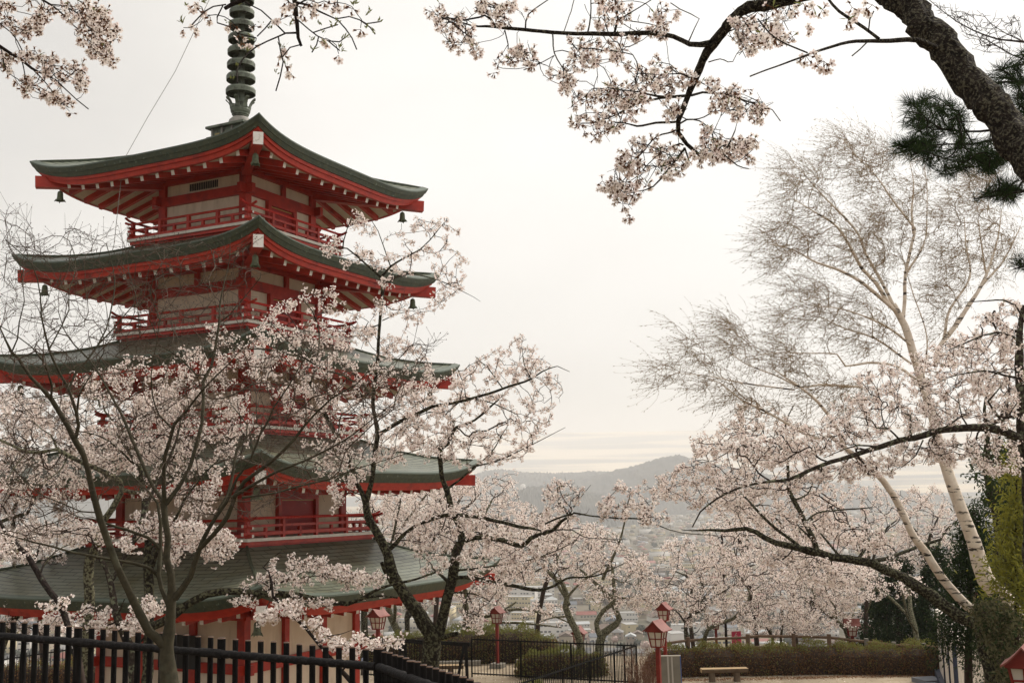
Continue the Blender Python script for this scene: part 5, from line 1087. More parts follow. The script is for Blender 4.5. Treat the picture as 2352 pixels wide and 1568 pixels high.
T.base = np.array([-4.6, 2.4, -1.65]); T.finish('cherry_tree', 'near cherry whose thin blossoming branches hang into the top left and over the spire', group='flowering cherry trees')

# ---- pine at the top right
T = Tree(131, b_dark, 8, b_dark, .1)
T.limb('16 2900,1650,300 2800,1100,280 2700,700,240 2600,300,160', 8.6, 8.8, .4, world0=[(6.9, 8.4, -2.6, .26), (6.6, 8.4, -1, .2)])
for sp, ya, yb in (('2760,1000,60 2400,1050,48 2148,1100,40 1900,1100,24 1750,1130,18 1550,1130,14 1300,1160,12 1190,1190,8', 8.6, 7.6), ('2720,800,60 2300,900,46 2100,980,36 1800,1030,20 1500,1010,16 1400,950,12 1210,920,8', 8.7, 8.0), ('2780,1050,50 2400,1150,36 2100,1200,24 1900,1280,16 1750,1310,12 1540,1310,7', 8.5, 7.8),
                   ('2850,1400,50 2400,1470,40 2148,1500,24 1950,1530,14 1760,1560,8', 8.4, 7.8), ('2700,700,50 2350,650,40 2100,640,24 1900,650,12', 8.7, 8.2), ('2650,500,40 2300,480,28 2148,500,20 2000,540,10', 8.7, 8.3)):
    T.limb('16 '+sp, ya, yb, .5)
T.limb('14 2700,820,40 2480,830,22 2351,830,14 2290,850,8', 8.0, 7.6)
A = T.attract([('16', '1190,860 1230,790 1400,740 1560,800 1650,880 1750,1000 1600,1080 1400,1080 1250,1000 1180,930', 7.4, 8.8, 80), ('16', '1060,1130 1300,1080 1600,1100 1900,1100 2050,1230 1900,1340 1700,1350 1500,1390 1350,1250 1150,1230', 7.2, 8.6, 120),
               ('16', '1830,620 2000,480 2148,380 2400,500 2400,900 2148,950 1950,820', 7.6, 9, 90), ('16', '2148,1340 1950,1400 1700,1530 1850,1600 2148,1600', 7.4, 8.6, 36), ('16', '2148,1000 2500,1000 2500,1450 2148,1400', 7.6, 9, 44), ('14', '2270,830 2351,780 2351,900', 7.5, 8, 5)], .2)
T.grow(A, .10, .5, .0, .08).twigs(.004, .45, 4)
tp = np.array(T.tips); tp = np.concatenate([tp, T.r.choice(np.arange(T.g0, T.n), 130)]); m = 36; idx = np.repeat(tp, m); n_ = len(idx)
back = T.r.uniform(0, .14, n_); C = T.P[idx]-T.D[idx]*back[:, None]; D = T.D[idx]*T.r.uniform(.5, 1.3, n_)[:, None]+rdir(n_, T.r)*.62+np.array([0, 0, .06])
V, F = leaves(C, D, T.r.uniform(.08, .135, n_), np.full(n_, .0034), T.r); T.addc(V, F, (T.r.random(n_) < .3).astype(int))
T.base = np.array([6.9, 8.4, -2.58]); T.finish('pine_tree', 'pine with long dark green needle tufts behind the big trunk, top right', crown='needle_crown', crown_mats=[f_needle, f_needle2])
# bare twigs above the pine
T = Tree(132, b_twig, 9.5, None, .1)
T.limb('16 2700,560,40 2400,420,26 2148,330,18 1950,310,14 1750,240,11 1620,170,9 1500,80,6 1380,-20,3', 9.6, 9.2, .4, world0=[(8.0, 9.6, -3.2, .13), (7.6, 9.6, 0, .1), (7.0, 9.6, 2.0, .08)])
T.limb('16 2300,520,14 2050,430,11 1850,310,8 1700,270,4', 9.6, 9.8, .3); T.limb('16 2148,330,10 2000,260,8 1880,180,5 1830,120,3', 9.5, 9.3, .3)
T.grow(T.attract([('16', '1380,20 1600,60 1850,130 2148,120 2148,420 1900,420 1700,380 1600,180', 9, 10.2, 90)], 0), .07, .5, 0, .08).twigs(.0024, .42); T.spurs(300, .06, .002)
T.base = np.array([8.0, 9.6, -3.0]); T.finish('bare_tree', 'bare budding twigs reaching in above the pine at the top right')
# bush of upright bare twigs by the iron fence corner
def stems(name, label, spots, n, h, spread, seed, matb):
    r = np.random.default_rng(seed); Vs = []; Fs = []; k = 0; lv = []; base = np.mean(spots, 0)
    for _ in range(n):
        c = np.array(spots[r.integers(len(spots))])+np.append(r.normal(size=2)*.22, 0); hh = h*r.uniform(.5, 1.1); d = np.append(r.normal(size=2)*spread, 1); p = c.copy(); seg = 6
        for j in range(seg):
            d2 = d/np.linalg.norm(d); q = p+d2*hh/seg; V, F = prisms(p[None], q[None], np.array([.008*(1-j/seg*.6)]), np.array([.008*(1-(j+1)/seg*.6)]), 3); Vs.append(V); Fs.append(F+k); k += len(V)
            if j > 1:
                for _b in range(2):
                    e_ = q+np.append(r.normal(size=2)*.3, .6)*hh*.13; V, F = prisms(q[None], e_[None], np.array([.004]), np.array([.002]), 3); Vs.append(V); Fs.append(F+k); k += len(V)
            d = d+np.append(r.normal(size=2)*.05, 0); p = q
    o = mesh_np(name, np.concatenate(Vs), [(np.concatenate(Fs), 0)], [matb], origin=base); o.location = tuple(base); return tag(o, label, 'bush')
m_bush = mat('reddish_twig', (.12, .055, .035), (.17, .09, .055), scale=4, rough=.9)
stems('bare_shrub', 'bush of upright reddish bare twigs between the iron fence corner and the nearest red lamp', [at(1490, 1560, 30.5)*1.0, at(1465, 1570, 31), at(1510, 1565, 31.2)], 260, 1.9, .14, 5, m_bush).location.z = G0
#@@G
# ------------------------------------------------------------ street furniture
m_lred = mat('lamp_red', (.15, .012, .008), (.19, .022, .014), scale=6, rough=.5); m_lroof = mat('lamp_roof_red', (.15, .035, .026), (.22, .07, .052), scale=4, rough=.6)
m_pane = mat('milky_pane', (.62, .58, .50), (.55, .50, .42), scale=3, rough=.4); m_conc = mat('concrete', (.27, .25, .21), (.20, .185, .155), scale=5, rough=.95, bump=.004)
def make_lamp(H, W=.60):
    """H total height, W roof width"""
    k = W/.60; ph = H-.70*k
    q = MB(); q.box((0, 0, ph/2), (.105, .105, ph)); root = q.build('pole', m_lred)
    e = empty('red_lantern_post', (0, 0, 0)); root.parent = e
    q = MB(); q.box((0, 0, .09), (.5, .5, .18)); q.build('concrete_footing', m_conc, e)
    z0 = ph; z1 = ph+.40*k; a, b = .135*k, .20*k
    q = MB(); q.box((0, 0, z0), (2*a+.03, 2*a+.03, .03)); q.box((0, 0, z1), (2*b+.03, 2*b+.03, .03))
    def pt(i, j, f): s_ = a+(b-a)*f; return (i*s_, j*s_, z0+(z1-z0)*f)
    for i in (-1, 1):
        for j in (-1, 1): q.beam(pt(i, j, 0), pt(i, j, 1), .028, .028)
        for f in (0, 1): pass
        q.beam(pt(i, -1, .52), pt(i, 1, .52), .022, .024); q.beam(pt(-1, i, .52), pt(1, i, .52), .022, .024)
        q.beam(pt(i, 0, 0), pt(i, 0, 1), .022, .022); q.beam(pt(0, i, 0), pt(0, i, 1), .022, .022)
    fr = q.build('lantern_frame', m_lred, e)
    q = MB(); g = .012; V = [((a-g)*i, (a-g)*j, z0) for i, j in ((-1, -1), (1, -1), (1, 1), (-1, 1))]+[((b-g)*i, (b-g)*j, z1) for i, j in ((-1, -1), (1, -1), (1, 1), (-1, 1))]
    q.add(V, [(0, 1, 5, 4), (1, 2, 6, 5), (2, 3, 7, 6), (3, 0, 4, 7), (3, 2, 1, 0), (4, 5, 6, 7)]); q.build('glass_box', m_pane, fr)
    q = MB(); ov = .30*k; N_ = 7; V = []
    for s_ in (-1, 1):
        row = []
        for t in range(N_):
            f = t/(N_-1); x = s_*ov*1.0*f; z = z1+.27*k*(1-f)**1.3+.03
            for y in (-.33*k, .33*k): V.append((x, y, z)); V.append((x, y, z-.025))
    F = []
    for s_ in range(2):
        o_ = s_*N_*4
        for t in range(N_-1):
            p = o_+t*4; F += [(p, p+4, p+6, p+2), (p+1, p+3, p+7, p+5), (p, p+1, p+5, p+4), (p+2, p+6, p+7, p+3)]
        p = o_+(N_-1)*4; F.append((p, p+1, p+3, p+2))
    q.add(V, F); rf = q.build('lantern_roof', m_lroof, e)
    for y in (-.27*k, .27*k):
        q = MB()
        V = [(x*ov*f_, y, z1+.27*k*(1-f_)**1.3+.0) for x, f_ in ((-1, .85), (-1, .6), (-1, .35), (0, 0), (1, .35), (1, .6), (1, .85))]+[(ov*.8, y, z1-.0), (-ov*.8, y, z1-.0)]
        V2 = [(a_, b_+.02, c_) for a_, b_, c_ in V]; n = len(V); q.add(V+V2, [tuple(range(n)), tuple(range(2*n-1, n-1, -1))])
        q.build('gable_board', m_lred, e)
    return e
def lamp(u, vtop, y, label, rz=0, W=.60, base=None):
    p = at(u, vtop, y); zb = (G0 if base is None else base); e = make_lamp(p[2]-zb, W)
    e.location = (p[0], p[1], zb); e.rotation_euler = (0, 0, rz); tag(e, label, 'lamp', 'red lantern posts'); return e
lamp(868, 1395, 34, 'red lantern post standing beside the right corner of the pagoda wall', -.45, .58)
lamp(865, 1452, 45, 'red lantern post with only its roof showing behind the post beside the pagoda', -.3, .66, -7.9)
lamp(1141, 1391, 40, 'red lantern post on concrete footing before the round hedge behind the iron fence', -.4, .55)
lamp(1329, 1437, 43.5, 'lower red lantern post half hidden by a cherry trunk behind the iron fence', -.3, .64, -8.2)
lamp(1524, 1382, 35, 'taller of the two red lantern posts beside the folded panel sign', -.38, .52)
lamp(1509, 1422, 28.5, 'nearer and lower red lantern post with curved roof beside the panel sign', -.5, .60)
lamp(1643, 1414, 42, 'small red lantern post behind the hedge left of the pink banner', 1.4, .44, -7.2)
lamp(1955, 1420, 39.4, 'red lantern post seen side on behind the right part of the hedge', 1.45, .55, -7.1)
lamp(131, 1400, 37, 'red lantern post beyond the picket fence at far left', .6, .55, -6.8)
lamp(2254, 1360, 25, 'red lantern post hidden in the cypress beside the white container', .2, .60, -6.0)
lamp(2350, 1480, 13.6, 'closest red lantern post, its roof cut by the right edge of the photo', -.5, .52, -4.6)
# panel sign seen from behind
pA = atz(1519, 1568, G0+.02); ps = empty('panel_sign', tuple(at(1540, 1572, 29.2)), 0); ps.location.z = G0; tag(ps, 'grey panel sign on blue legs seen from behind, beside the two red lantern posts', 'sign')
m_blue = mat('blue_tube', (.04, .10, .30), rough=.4); m_panel = mat('grey_panel', (.16, .15, .12), (.20, .185, .15), scale=4, rough=.7); m_tape = mat('pale_tape', (.38, .36, .32), rough=.6); m_green = mat('green_tie', (.03, .25, .12), rough=.6); m_al = mat('pale_edge', (.65, .62, .55), rough=.5)
zt = at(1545, 1506, 29.2)[2]-G0; q = MB(); w2 = .285; q.beam((0, .10, .35), (0, -.02, zt), 2*w2, .02) if False else None
def slab(x0, x1, z0_, z1_, y0_, y1_, t=.02):
    V = []
    for d in (0, t): V += [(x0, y0_+d, z0_), (x1, y0_+d, z0_), (x1, y1_+d, z1_), (x0, y1_+d, z1_)]
    return V, [(0, 1, 2, 3), (7, 6, 5, 4), (0, 4, 5, 1), (1, 5, 6, 2), (2, 6, 7, 3), (3, 7, 4, 0)]
q.add(*slab(-w2, w2, .15, zt, -.22, 0)); q.build('panel', m_panel, ps)
q = MB(); q.add(*slab(-w2-.01, w2+.02, zt, zt+.025, -.005, -.005, .035)); q.build('top_edge', m_al, ps)
for x in (-.05, .06): q = MB(); q.add(*slab(x-.022, x+.022, .16, zt-.01, -.227, -.007, .005)); q.build('tape_strip', m_tape, ps)
for sx in (-1, 1):
    q = MB(); q.tube([(sx*(w2+.07), -.45, 0), (sx*(w2-.01), -.17, .75)], .016, 6); q.build('leg', m_blue, ps)
    q = MB(); q.tube([(sx*(w2+.01), -.20, 0), (sx*(w2+.01), 0, zt)], .012, 6); q.build('side_rail', m_blue, ps)
    q = MB(); q.box((sx*(w2-.03), -.16, .76), (.10, .04, .045)); q.box((sx*(w2-.01), -.18, .80), (.04, .03, .07)); q.build('tie', m_green, ps)
q = MB(); q.tube([(-w2, -.25, .33), (w2, -.25, .33)], .012, 6); q.build('cross_bar', m_blue, ps)
# benches
m_seat = mat('yellow_wood', (.42, .29, .15), (.50, .36, .21), scale=3, rough=.7, stretch=(1, 8, 8)); m_log = mat('dark_log', (.10, .07, .05), (.16, .12, .08), scale=6, rough=.95, bump=.02)
def bench(u, vb, y, L, label, rz=0, legx=(.55,)):
    p = at(u, vb, y); e = tag(empty('log_bench', (p[0], p[1], G0), rz), label, 'bench', 'split log benches')
    q = MB(); x0 = L/2; pr = [(-.20, .47), (.20, .47), (.19, .42), (.12, .33), (-.12, .33), (-.19, .42)]; V = [(sx*x0, a_, b_) for sx in (-1, 1) for a_, b_ in pr]; n = 6
    F = [(i, (i+1) % n, n+(i+1) % n, n+i) for i in range(1, n)]; q.add(V, F, 0); q.add(V, [(n, n+1, 1, 0), tuple(range(n-1, -1, -1)), tuple(range(n, 2*n))], 1); q.build('seat', [m_log, m_seat], e)
    for sx in (-1, 1): q = MB(); q.tube([(sx*L*.27, 0, 0), (sx*L*.27, 0, .335)], [.12, .11], 10); q.build('leg', m_log, e)
    return e
bench(1664, 1553, 36.2, 1.64, 'split log bench with yellow wooden top in front of the long hedge', .03)
bench(1000, 1545, 38, 2.1, 'split log bench behind the iron gate, partly hidden by the mossy cherry', .03)
# pink banner
bn = at(1692, 1470, 43.5); e = tag(empty('banner', (bn[0], bn[1], -8.2)), 'pink banner with white lettering behind the log rail', 'banner'); m_pink = mat('pink_cloth', (.62, .07, .14), rough=.8)
hz_ = bn[2]+8.2; q = MB(); q.tube([(-.21, .02, 0), (-.21, .02, hz_+.42)], .012, 6); q.tube([(-.21, .02, hz_+.4), (.24, .02, hz_+.4)], .01, 6); q.build('pole', m_al, e)
q = MB(); n = 10; V = [(x, .03*math.sin(i*1.1+x*6), hz_+.38-i*.16) for i in range(n) for x in (-.2, -.1, 0, .1, .2)]; q.add(V, [(r*5+c, r*5+c+1, r*5+c+6, r*5+c+5) for r in range(n-1) for c in range(4)]); cl = q.build('cloth', m_pink, e)
for k, ch in enumerate(('ん', 'の')):
    tx = bpy.data.curves.new('lettering', 'FONT'); tx.body = ch; tx.size = .30; tx.align_x = 'CENTER'; to = bpy.data.objects.new('lettering', tx); col(to)
    dg = bpy.context.evaluated_depsgraph_get(); me = bpy.data.meshes.new_from_object(to.evaluated_get(dg)); bpy.data.objects.remove(to); o = col(bpy.data.objects.new('lettering', me)); me.materials.clear(); me.materials.append(m_al)
    o.parent = e; o.rotation_euler = (math.pi/2, 0, 0); o.location = (0, -.045, hz_+.10-k*.42)
# ---- foreground black picket fence
m_blk = mat('charred_wood', (.005, .0045, .0045), (.012, .010, .009), scale=9, rough=.85, bump=.006, stretch=(3, 3, .5), spec=.12); m_rail = mat('charred_rail', (.006, .005, .005), (.030, .025, .024), scale=34, rough=.75, bump=.014, lo=.48, hi=.75, spec=.2); m_cut = mat('cut_wood_rim', (.24, .15, .10), (.16, .10, .07), scale=30, rough=.8); m_cutc = mat('dark_cut', (.05, .032, .026), rough=.8)
fz = -1.50; cA = ray(-120, 1448)*(12.35/ray(-120, 1448)[1]); cB = atz(870, 1528, fz); cC0 = atz(977, 1567, fz); cC = cB+(cC0-cB)*3.2
pf_ = tag(empty('picket_fence', (cB[0], cB[1], -3.0)), 'low black charred wood picket fence with round posts and rail across the foreground', 'fence')
def post(x, y, r, top, name):
    q = MB(); q.tube([(x, y, -3.3), (x, y, top-.008)], r, 12, 0); q.tube([(x, y, top-.008), (x, y, top)], [r, r*.93], 12, 1, True, 2)
    q.build(name, [m_blk, m_cut, m_cutc], pf_, origin=(cB[0], cB[1], -3.0))
def run(a, b, start, bigs):
    d = b-a; L = np.linalg.norm(d); n = int(L/.139)
    for i in range(start, n+1):
        p = a+d*(i*.139/L); big = i % 12 == bigs
        post(p[0], p[1]+(.0 if big else .055), (.040 if big else .0285)*(1+random.uniform(-.04, .04)), p[2]+(.145 if big else .14)+random.uniform(-.006, .006), 'fence_post' if big else 'picket')
run(cB, cA, 1, 0); run(cB, cC, 1, 6); post(cB[0], cB[1], .046, fz+.16, 'fence_post')
def railr(a, b, n=60, name='top_rail'):
    P = [a+(b-a)*t for t in np.linspace(0, 1, n)]; rr = np.array([.038+.004*math.sin(i*2.1)*random.random() for i in range(n)]); q = MB(); q.tube([(p[0], p[1]-.05+random.uniform(-.003, .003), p[2]+random.uniform(-.003, .003)) for p in P], list(rr), 12); q.build(name, m_rail, pf_, origin=(cB[0], cB[1], -3.0), smooth=True)
dd = (cB-cA)/np.linalg.norm(cB-cA); railr(cA, cB-dd*.03, 160); dd2 = (cC-cB)/np.linalg.norm(cC-cB); railr(cB+dd2*.02, cC, 60)
dn_ = np.array([0, 0, -.72]); railr(cA+dn_, cB+dn_, 120, 'bottom_rail'); railr(cB+dn_, cC+dn_, 40, 'bottom_rail')
for u in (208, 508):
    vv_ = 1465 if u < 300 else 1496; t_ = (870-u)/990; p = cB+(cA-cB)*t_*.97; q = MB(); a = p-dd*.12; b = p+dd*.12; q.tube([(a[0], a[1]-.05, a[2]), (b[0], b[1]-.05, b[2])], .0435, 12); q.build('rail_sleeve', m_rail, pf_, origin=(cB[0], cB[1], -3.0))
# ---- iron fences on the plaza
m_iron = mat('black_iron', (.006, .0055, .005), rough=.8, spec=.1)
def ironfence(label, pts, top=-5.12, spac=.128, spike=.13, r=.0125, railr_=.022):
    b0 = pts[0]; nbar = 0; rest = MB(); e = tag(empty('iron_fence', (b0[0], b0[1], G0)), label, 'fence', 'black iron fences')
    og = (b0[0], b0[1], G0)
    for i, (a, b) in enumerate(zip(pts[:-1], pts[1:])):
        a = np.array(a, float); b = np.array(b, float); L = np.linalg.norm(b-a); n = int(L/spac); sp_ = MB()
        for z in (top, G0+.15): q = MB(); q.beam((a[0], a[1], z), (b[0], b[1], z), .035, .045); q.build('rail', m_iron, e, origin=og)
        for k in range(n+1):
            p = a+(b-a)*(k*spac/L); nbar += 1; q = MB() if nbar <= 100 else rest; q.tube([(p[0], p[1], G0+.1), (p[0], p[1], top+spike*.5), (p[0], p[1], top+spike)], [r, r, .002], 5); q.build('bar', m_iron, e, origin=og) if q is not rest else None
        for t in np.arange(0, L+.1, 2.0): p = a+(b-a)*(t/L); q = MB(); q.box((p[0], p[1], (G0+top)/2), (.055, .055, top-G0)); q.build('post', m_iron, e, origin=og)
    if rest.v: tag(rest.build('bars', m_iron, e, origin=og), kind='stuff')
    return e
fc = atz(1461, 1482, -5.12); fl = atz(1083, 1467, -5.12); fn = atz(1205, 1566, -5.12); fn2 = fc+(fn-fc)*1.25
ironfence('black iron spiked fence with a corner, right of the mossy forked cherry', [fl[:2], fc[:2], fn2[:2]])
la, lb = atz(-60, 1524, -5.08), atz(205, 1484, -5.08); ironfence('black iron spiked fence seen through the picket fence at far left', [la[:2], lb[:2]], top=-5.08)
ga, gm, gb = atz(835, 1466, -5.08), atz(978, 1477.5, -5.08), atz(1076, 1480, -5.08)
ironfence('black iron gate panel between the pagoda and the mossy cherry', [ga[:2], gm[:2], gb[:2]], top=-5.08)
e = tag(empty('gate_frame', (gb[0], gb[1], G0)), 'heavy black gate bar on slanting black props beside the mossy cherry', 'gate'); og = (gb[0], gb[1], G0)
q = MB(); q.beam((ga[0], ga[1]-.06, -5.06), (gb[0]+.05, gb[1]-.06, -5.06), .09, .12); q.build('top_bar', m_iron, e, origin=og)
for (ut, ub) in ((922, 905), (930, 934), (1070, 1074), (1066, 1048)):
    d1, d2 = ray(ut, 1478), ray(ub, 1590); a = d1*((gb[1]-.15)/d1[1]); b = d2*((gb[1]-.35)/d2[1]); q = MB(); q.beam(tuple(a), (b[0], b[1], G0), .11, .05); q.build('prop', m_iron, e, origin=og)
# ---- log rail fence at the rim
m_rlog = mat('brown_log_rail', (.16, .10, .065), (.22, .15, .10), scale=5, rough=.9, bump=.006)
rp = [(1495, 1481, 38.5), (1580, 1470, 39.6), (1640, 1466, 40), (1717, 1463, 40.2), (1738, 1460, 40.2), (1822, 1461, 40), (1903, 1463, 39.5), (1989, 1473, 39), (2052, 1481, 38), (2121, 1484, 37.2), (2158, 1485, 36.6)]
e = tag(empty('log_rail_fence', tuple(at(1738, 1460, 40.2)[:2])+(G0,)), 'brown round log rail fence behind the long hedge', 'fence'); og = tuple(e.location)
for j, dz in enumerate((0, -.42)):
    q = MB(); q.tube([tuple(at(u, v, y)+np.array([0, 0, dz])) for u, v, y in rp], .052, 8); q.build('rail', m_rlog, e, origin=og, smooth=True)
for i in (1, 3, 5, 6, 7, 8, 9):
    u, v, y = rp[i]; p = at(u, v, y); q = MB(); q.tube([(p[0], p[1]-.05, G0-.9), (p[0], p[1]-.05, p[2]+.13)], [.085, .08], 10); q.build('post', m_conc if i > 6 else m_rlog, e, origin=og)
# ---- hedges
def hedge(name, label, boxes, n, seed, mats_, green=.2, size=.045, skirt=None):
    r = np.random.default_rng(seed); c0 = boxes[0]; og = np.array([c0[0], c0[1], G0]); e = tag(empty(name, tuple(og)), label, 'hedge')
    q = MB()
    C = []; Dn = []; G = []
    for (cx_, cy_, sx, sy, hgt) in boxes:
        m = int(n*sx*sy/sum(b[2]*b[3] for b in boxes)); d = rdir(m, r); d[:, 2] = np.abs(d[:, 2]); p_ = 2.6
        k = (np.abs(d)**p_).sum(1)**(1/p_); s_ = d/k[:, None]; bump = 1+.10*np.sin(s_[:, 0]*sx*2.1+seed)+.06*np.sin(s_[:, 0]*sx*5.3)
        P = s_*np.array([sx/2, sy/2, hgt])*(r.uniform(.86, 1.03, m)*1)[:, None]; P[:, 2] *= bump*r.uniform(.95, 1.08, m); P += np.array([cx_, cy_, 0]); C.append(P); Dn.append(d); G.append(P[:, 2]/hgt)
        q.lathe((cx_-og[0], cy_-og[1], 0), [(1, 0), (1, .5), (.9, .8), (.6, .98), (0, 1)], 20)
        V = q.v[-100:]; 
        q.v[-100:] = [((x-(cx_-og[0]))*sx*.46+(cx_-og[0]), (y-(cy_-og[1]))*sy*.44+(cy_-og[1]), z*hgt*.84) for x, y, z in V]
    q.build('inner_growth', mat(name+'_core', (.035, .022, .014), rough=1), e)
    C = np.concatenate(C); Dn = np.concatenate(Dn); G = np.concatenate(G); gr = (r.random(len(C)) < green*np.clip((G-.72)*5, .12, 1)/.5).astype(int)*2; mi = np.where(gr > 0, 2, (r.random(len(C)) < .45).astype(int))
    C[:, :2] -= og[:2]; V, F = leaves(C, Dn+rdir(len(C), r)*.9, r.uniform(.6, 1.5, len(C))*size*1.5, np.full(len(C), size*.7), r)
    mesh_np('leaves', V, [(F, mi)], mats_, e); return e
hp_ = [atz(u, 1548, G0) for u in (1560, 1640, 1720, 1800, 1880, 1960, 2040, 2120, 2165)]
hedge('azalea_hedge', 'long clipped rusty brown hedge with green tips behind the bench', [(at(u, 1500, 37.9-.18*max(0, i-4))[0], YM(37.9-.18*max(0, i-4)), 2.6, 1.9, .98+.05*math.sin(i*2)) for i, u in enumerate((1560, 1640, 1720, 1800, 1880, 1960, 2040, 2120, 2165))], 52000, 3, [f_rust, f_rust2, f_grn], .42)
hedge('azalea_bush', 'rounded green brown hedge behind the red lantern post on its footing', [(at(1075, 1500, 41.8)[0], YM(41.8), 3.4, 2.2, 1.30), (at(1160, 1500, 41.8)[0], YM(41.8), 3.4, 2.2, 1.35), (at(1230, 1500, 41.6)[0], YM(41.6), 2.0, 2.0, 1.05)], 22000, 4, [f_rust2, f_grn, f_grn], .6)
hedge('azalea_bush', 'green brown hedge behind the iron gate', [(at(900, 1500, 41.6)[0], YM(41.6), 2.8, 1.8, 1.1), (at(985, 1500, 41.8)[0], YM(41.8), 3.0, 1.8, 1.2)], 12000, 6, [f_rust, f_grn, f_grn], .7)
hedge('azalea_bush', 'small straggly bush behind the iron fence corner', [(at(1290, 1540, 38)[0], YM(38), 3.4, 1.6, .95)], 8000, 7, [f_rust, f_grn, f_grn], .6)
hedge('azalea_bush', 'small bush with a boulder inside the iron fence corner', [(at(1225, 1555, 33.5)[0], YM(33.5), 1.7, 1.2, .62)], 3200, 8, [f_rust, f_grn, f_grn], .6)
hedge('azalea_bush', 'brown hedge beyond the picket fence at far left', [(at(u, 1540, 36.6)[0], YM(36.6), 3.3, 1.5, 1.05) for u in (-20, 90, 190)], 12000, 9, [f_rust, f_rust2, f_grn], .25)
# curb stones, boulder, litter
for k, (u, v, y, d, lab) in enumerate([(1215, 1530, 40.3, (1.0, .3, .26), 'grey kerb block right of the lantern footing'), (1030, 1531, 40.6, (2.6, .25, .2), 'long low kerb stone left of the lantern footing')]):
    q = MB(); q.box((0, 0, d[2]/2), d, 0, .03); o = q.build('kerb_stone', m_conc, bevel=.02); p = at(u, v, y); o.location = (p[0], p[1], G0+.01); tag(o, lab, 'stone')
q = MB(); q.lathe((0, 0, 0), [(.42, 0), (.46, .15), (.38, .35), (.2, .46), (0, .48)], 14); V = q.v; q.v = [(x*(1+.15*math.sin(y*9+z*5)), y*(1+.12*math.cos(x*7)), z*(1+.1*math.sin(x*6))) for x, y, z in V]
o = q.build('boulder', mat('brown_rock', (.16, .10, .08), (.10, .07, .055), scale=3, rough=.9, bump=.03), smooth=True); p = at(1185, 1566, 32.6); o.location = (p[0], p[1], G0); tag(o, 'rounded brown boulder inside the iron fence corner', 'rock')
r = np.random.default_rng(5); n = 3000; px_ = r.uniform(hp_[0][0]-.5, hp_[-1][0], n); py_ = YM(36.7)+r.normal(size=n)*.18-.1; C = np.stack([px_, py_, np.full(n, G0+.02)], -1)
V, F = leaves(C, rdir(n, r)*np.array([1, 1, .25]), r.uniform(.03, .07, n), np.full(n, .03), r); tag(mesh_np('fallen_leaves', V, [(F, (r.random(n) < .5).astype(int))], [petal('dry_leaf', (.22, .10, .045), .1), petal('dry_leaf_pale', (.30, .17, .09), .1)]), 'brown fallen leaves scattered along the foot of the hedge', 'leaf litter', kind='stuff')
n = 2600; r = np.random.default_rng(12); px_ = r.uniform(-16, 13, n); py_ = r.uniform(33, 44.5, n); C = np.stack([px_, py_, np.full(n, G0+.022)], -1)
V, F = pents(C, np.array([[0, 0, 1.]])+r.normal(size=(n, 3))*.1, r.uniform(.015, .03, n), r); V[:, 2] = np.maximum(V[:, 2], G0+.016); tag(mesh_np('fallen_petals', V, [(F, 0)], [f_pink]), 'pale fallen petals scattered over the paving', 'petals', kind='stuff')
# ---- white container
m_cont = mat('cream_steel', (.60, .55, .48), (.52, .47, .40), scale=1.3, rough=.6); m_cdk = mat('navy_strip', (.012, .02, .045), rough=.5); m_step = mat('grey_step', (.16, .17, .19), rough=.8)
c0 = at(2197, 1560, 30.0); cl_ = at(2159, 1545, 36.0); cr_ = at(2275, 1560, 32.6); zt_ = -4.25
e = tag(empty('container_hut', (c0[0], c0[1], G0)), 'cream steel container hut with navy corner strip at the right end of the hedge', 'hut'); og = (c0[0], c0[1], G0)
a = c0[:2]; b = cl_[:2]; c = cr_[:2]; d_ = b+c-a; q = MB(); V = [(*p, z) for z in (G0+.25, zt_) for p in (a, c, d_, b)]; q.add(V, [(0, 1, 5, 4), (1, 2, 6, 5), (2, 3, 7, 6), (3, 0, 4, 7), (4, 5, 6, 7), (3, 2, 1, 0)]); q.build('body', m_cont, e, origin=og)
q = MB(); q.add([(*(p+(p-(a+d_)/2)*.03), z) for z in (zt_+.003, zt_+.12) for p in (a, c, d_, b)], [(0, 1, 5, 4), (1, 2, 6, 5), (2, 3, 7, 6), (3, 0, 4, 7), (4, 5, 6, 7), (3, 2, 1, 0)]); q.build('roof', m_cont, e, origin=og)
q = MB(); q.box((a[0]-.01, a[1]-.01, (G0+zt_)/2), (.085, .085, zt_-G0), 0, .4); q.build('corner_strip', m_cdk, e, origin=og)
nv = np.array([-(b-a)[1], (b-a)[0]]); nv /= np.linalg.norm(nv); nv = nv if nv[0] < 0 else -nv
for f in (.30, .62): p = a+(b-a)*f+nv*.012; q = MB(); q.beam((*p, G0+.3), (*p, zt_-.05), .07, .03); q.build('panel_joint', m_cdk, e, origin=og)
for f, z0_ in ((.42, 1.35), (.74, 1.3), (.9, 1.35)):
    p = a+(b-a)*f+nv*.014; t2 = (b-a)/np.linalg.norm(b-a)*.15; q = MB(); q.beam((*(p-t2), G0+z0_), (*(p+t2), G0+z0_), .03, .28); q.build('window_slot', m_step, e, origin=og)
q = MB(); p1, p2 = a+(b-a)*-.02+nv*.06, a+(b-a)*1.02+nv*.06; q.beam((*p1, G0+.16), (*p2, G0+.16), .22, .30); q.build('plinth', m_cdk, e, origin=og)
nc = np.array([-(c-a)[1], (c-a)[0]]); nc /= np.linalg.norm(nc); nc = nc if nc[1] < 0 else -nc
for k in range(16): p = a+(c-a)*(.05+.06*k)+nc*.01; q = MB(); q.beam((*p, G0+.3), (*p, zt_-.06), .05, .03); q.build('wall_rib', m_cont, e, origin=og)
p = a+(c-a)*.66+nc*.015; q = MB(); q.box((p[0], p[1], G0+.75), (.16, .03, .10)); q.build('vent', m_step, e, origin=og)
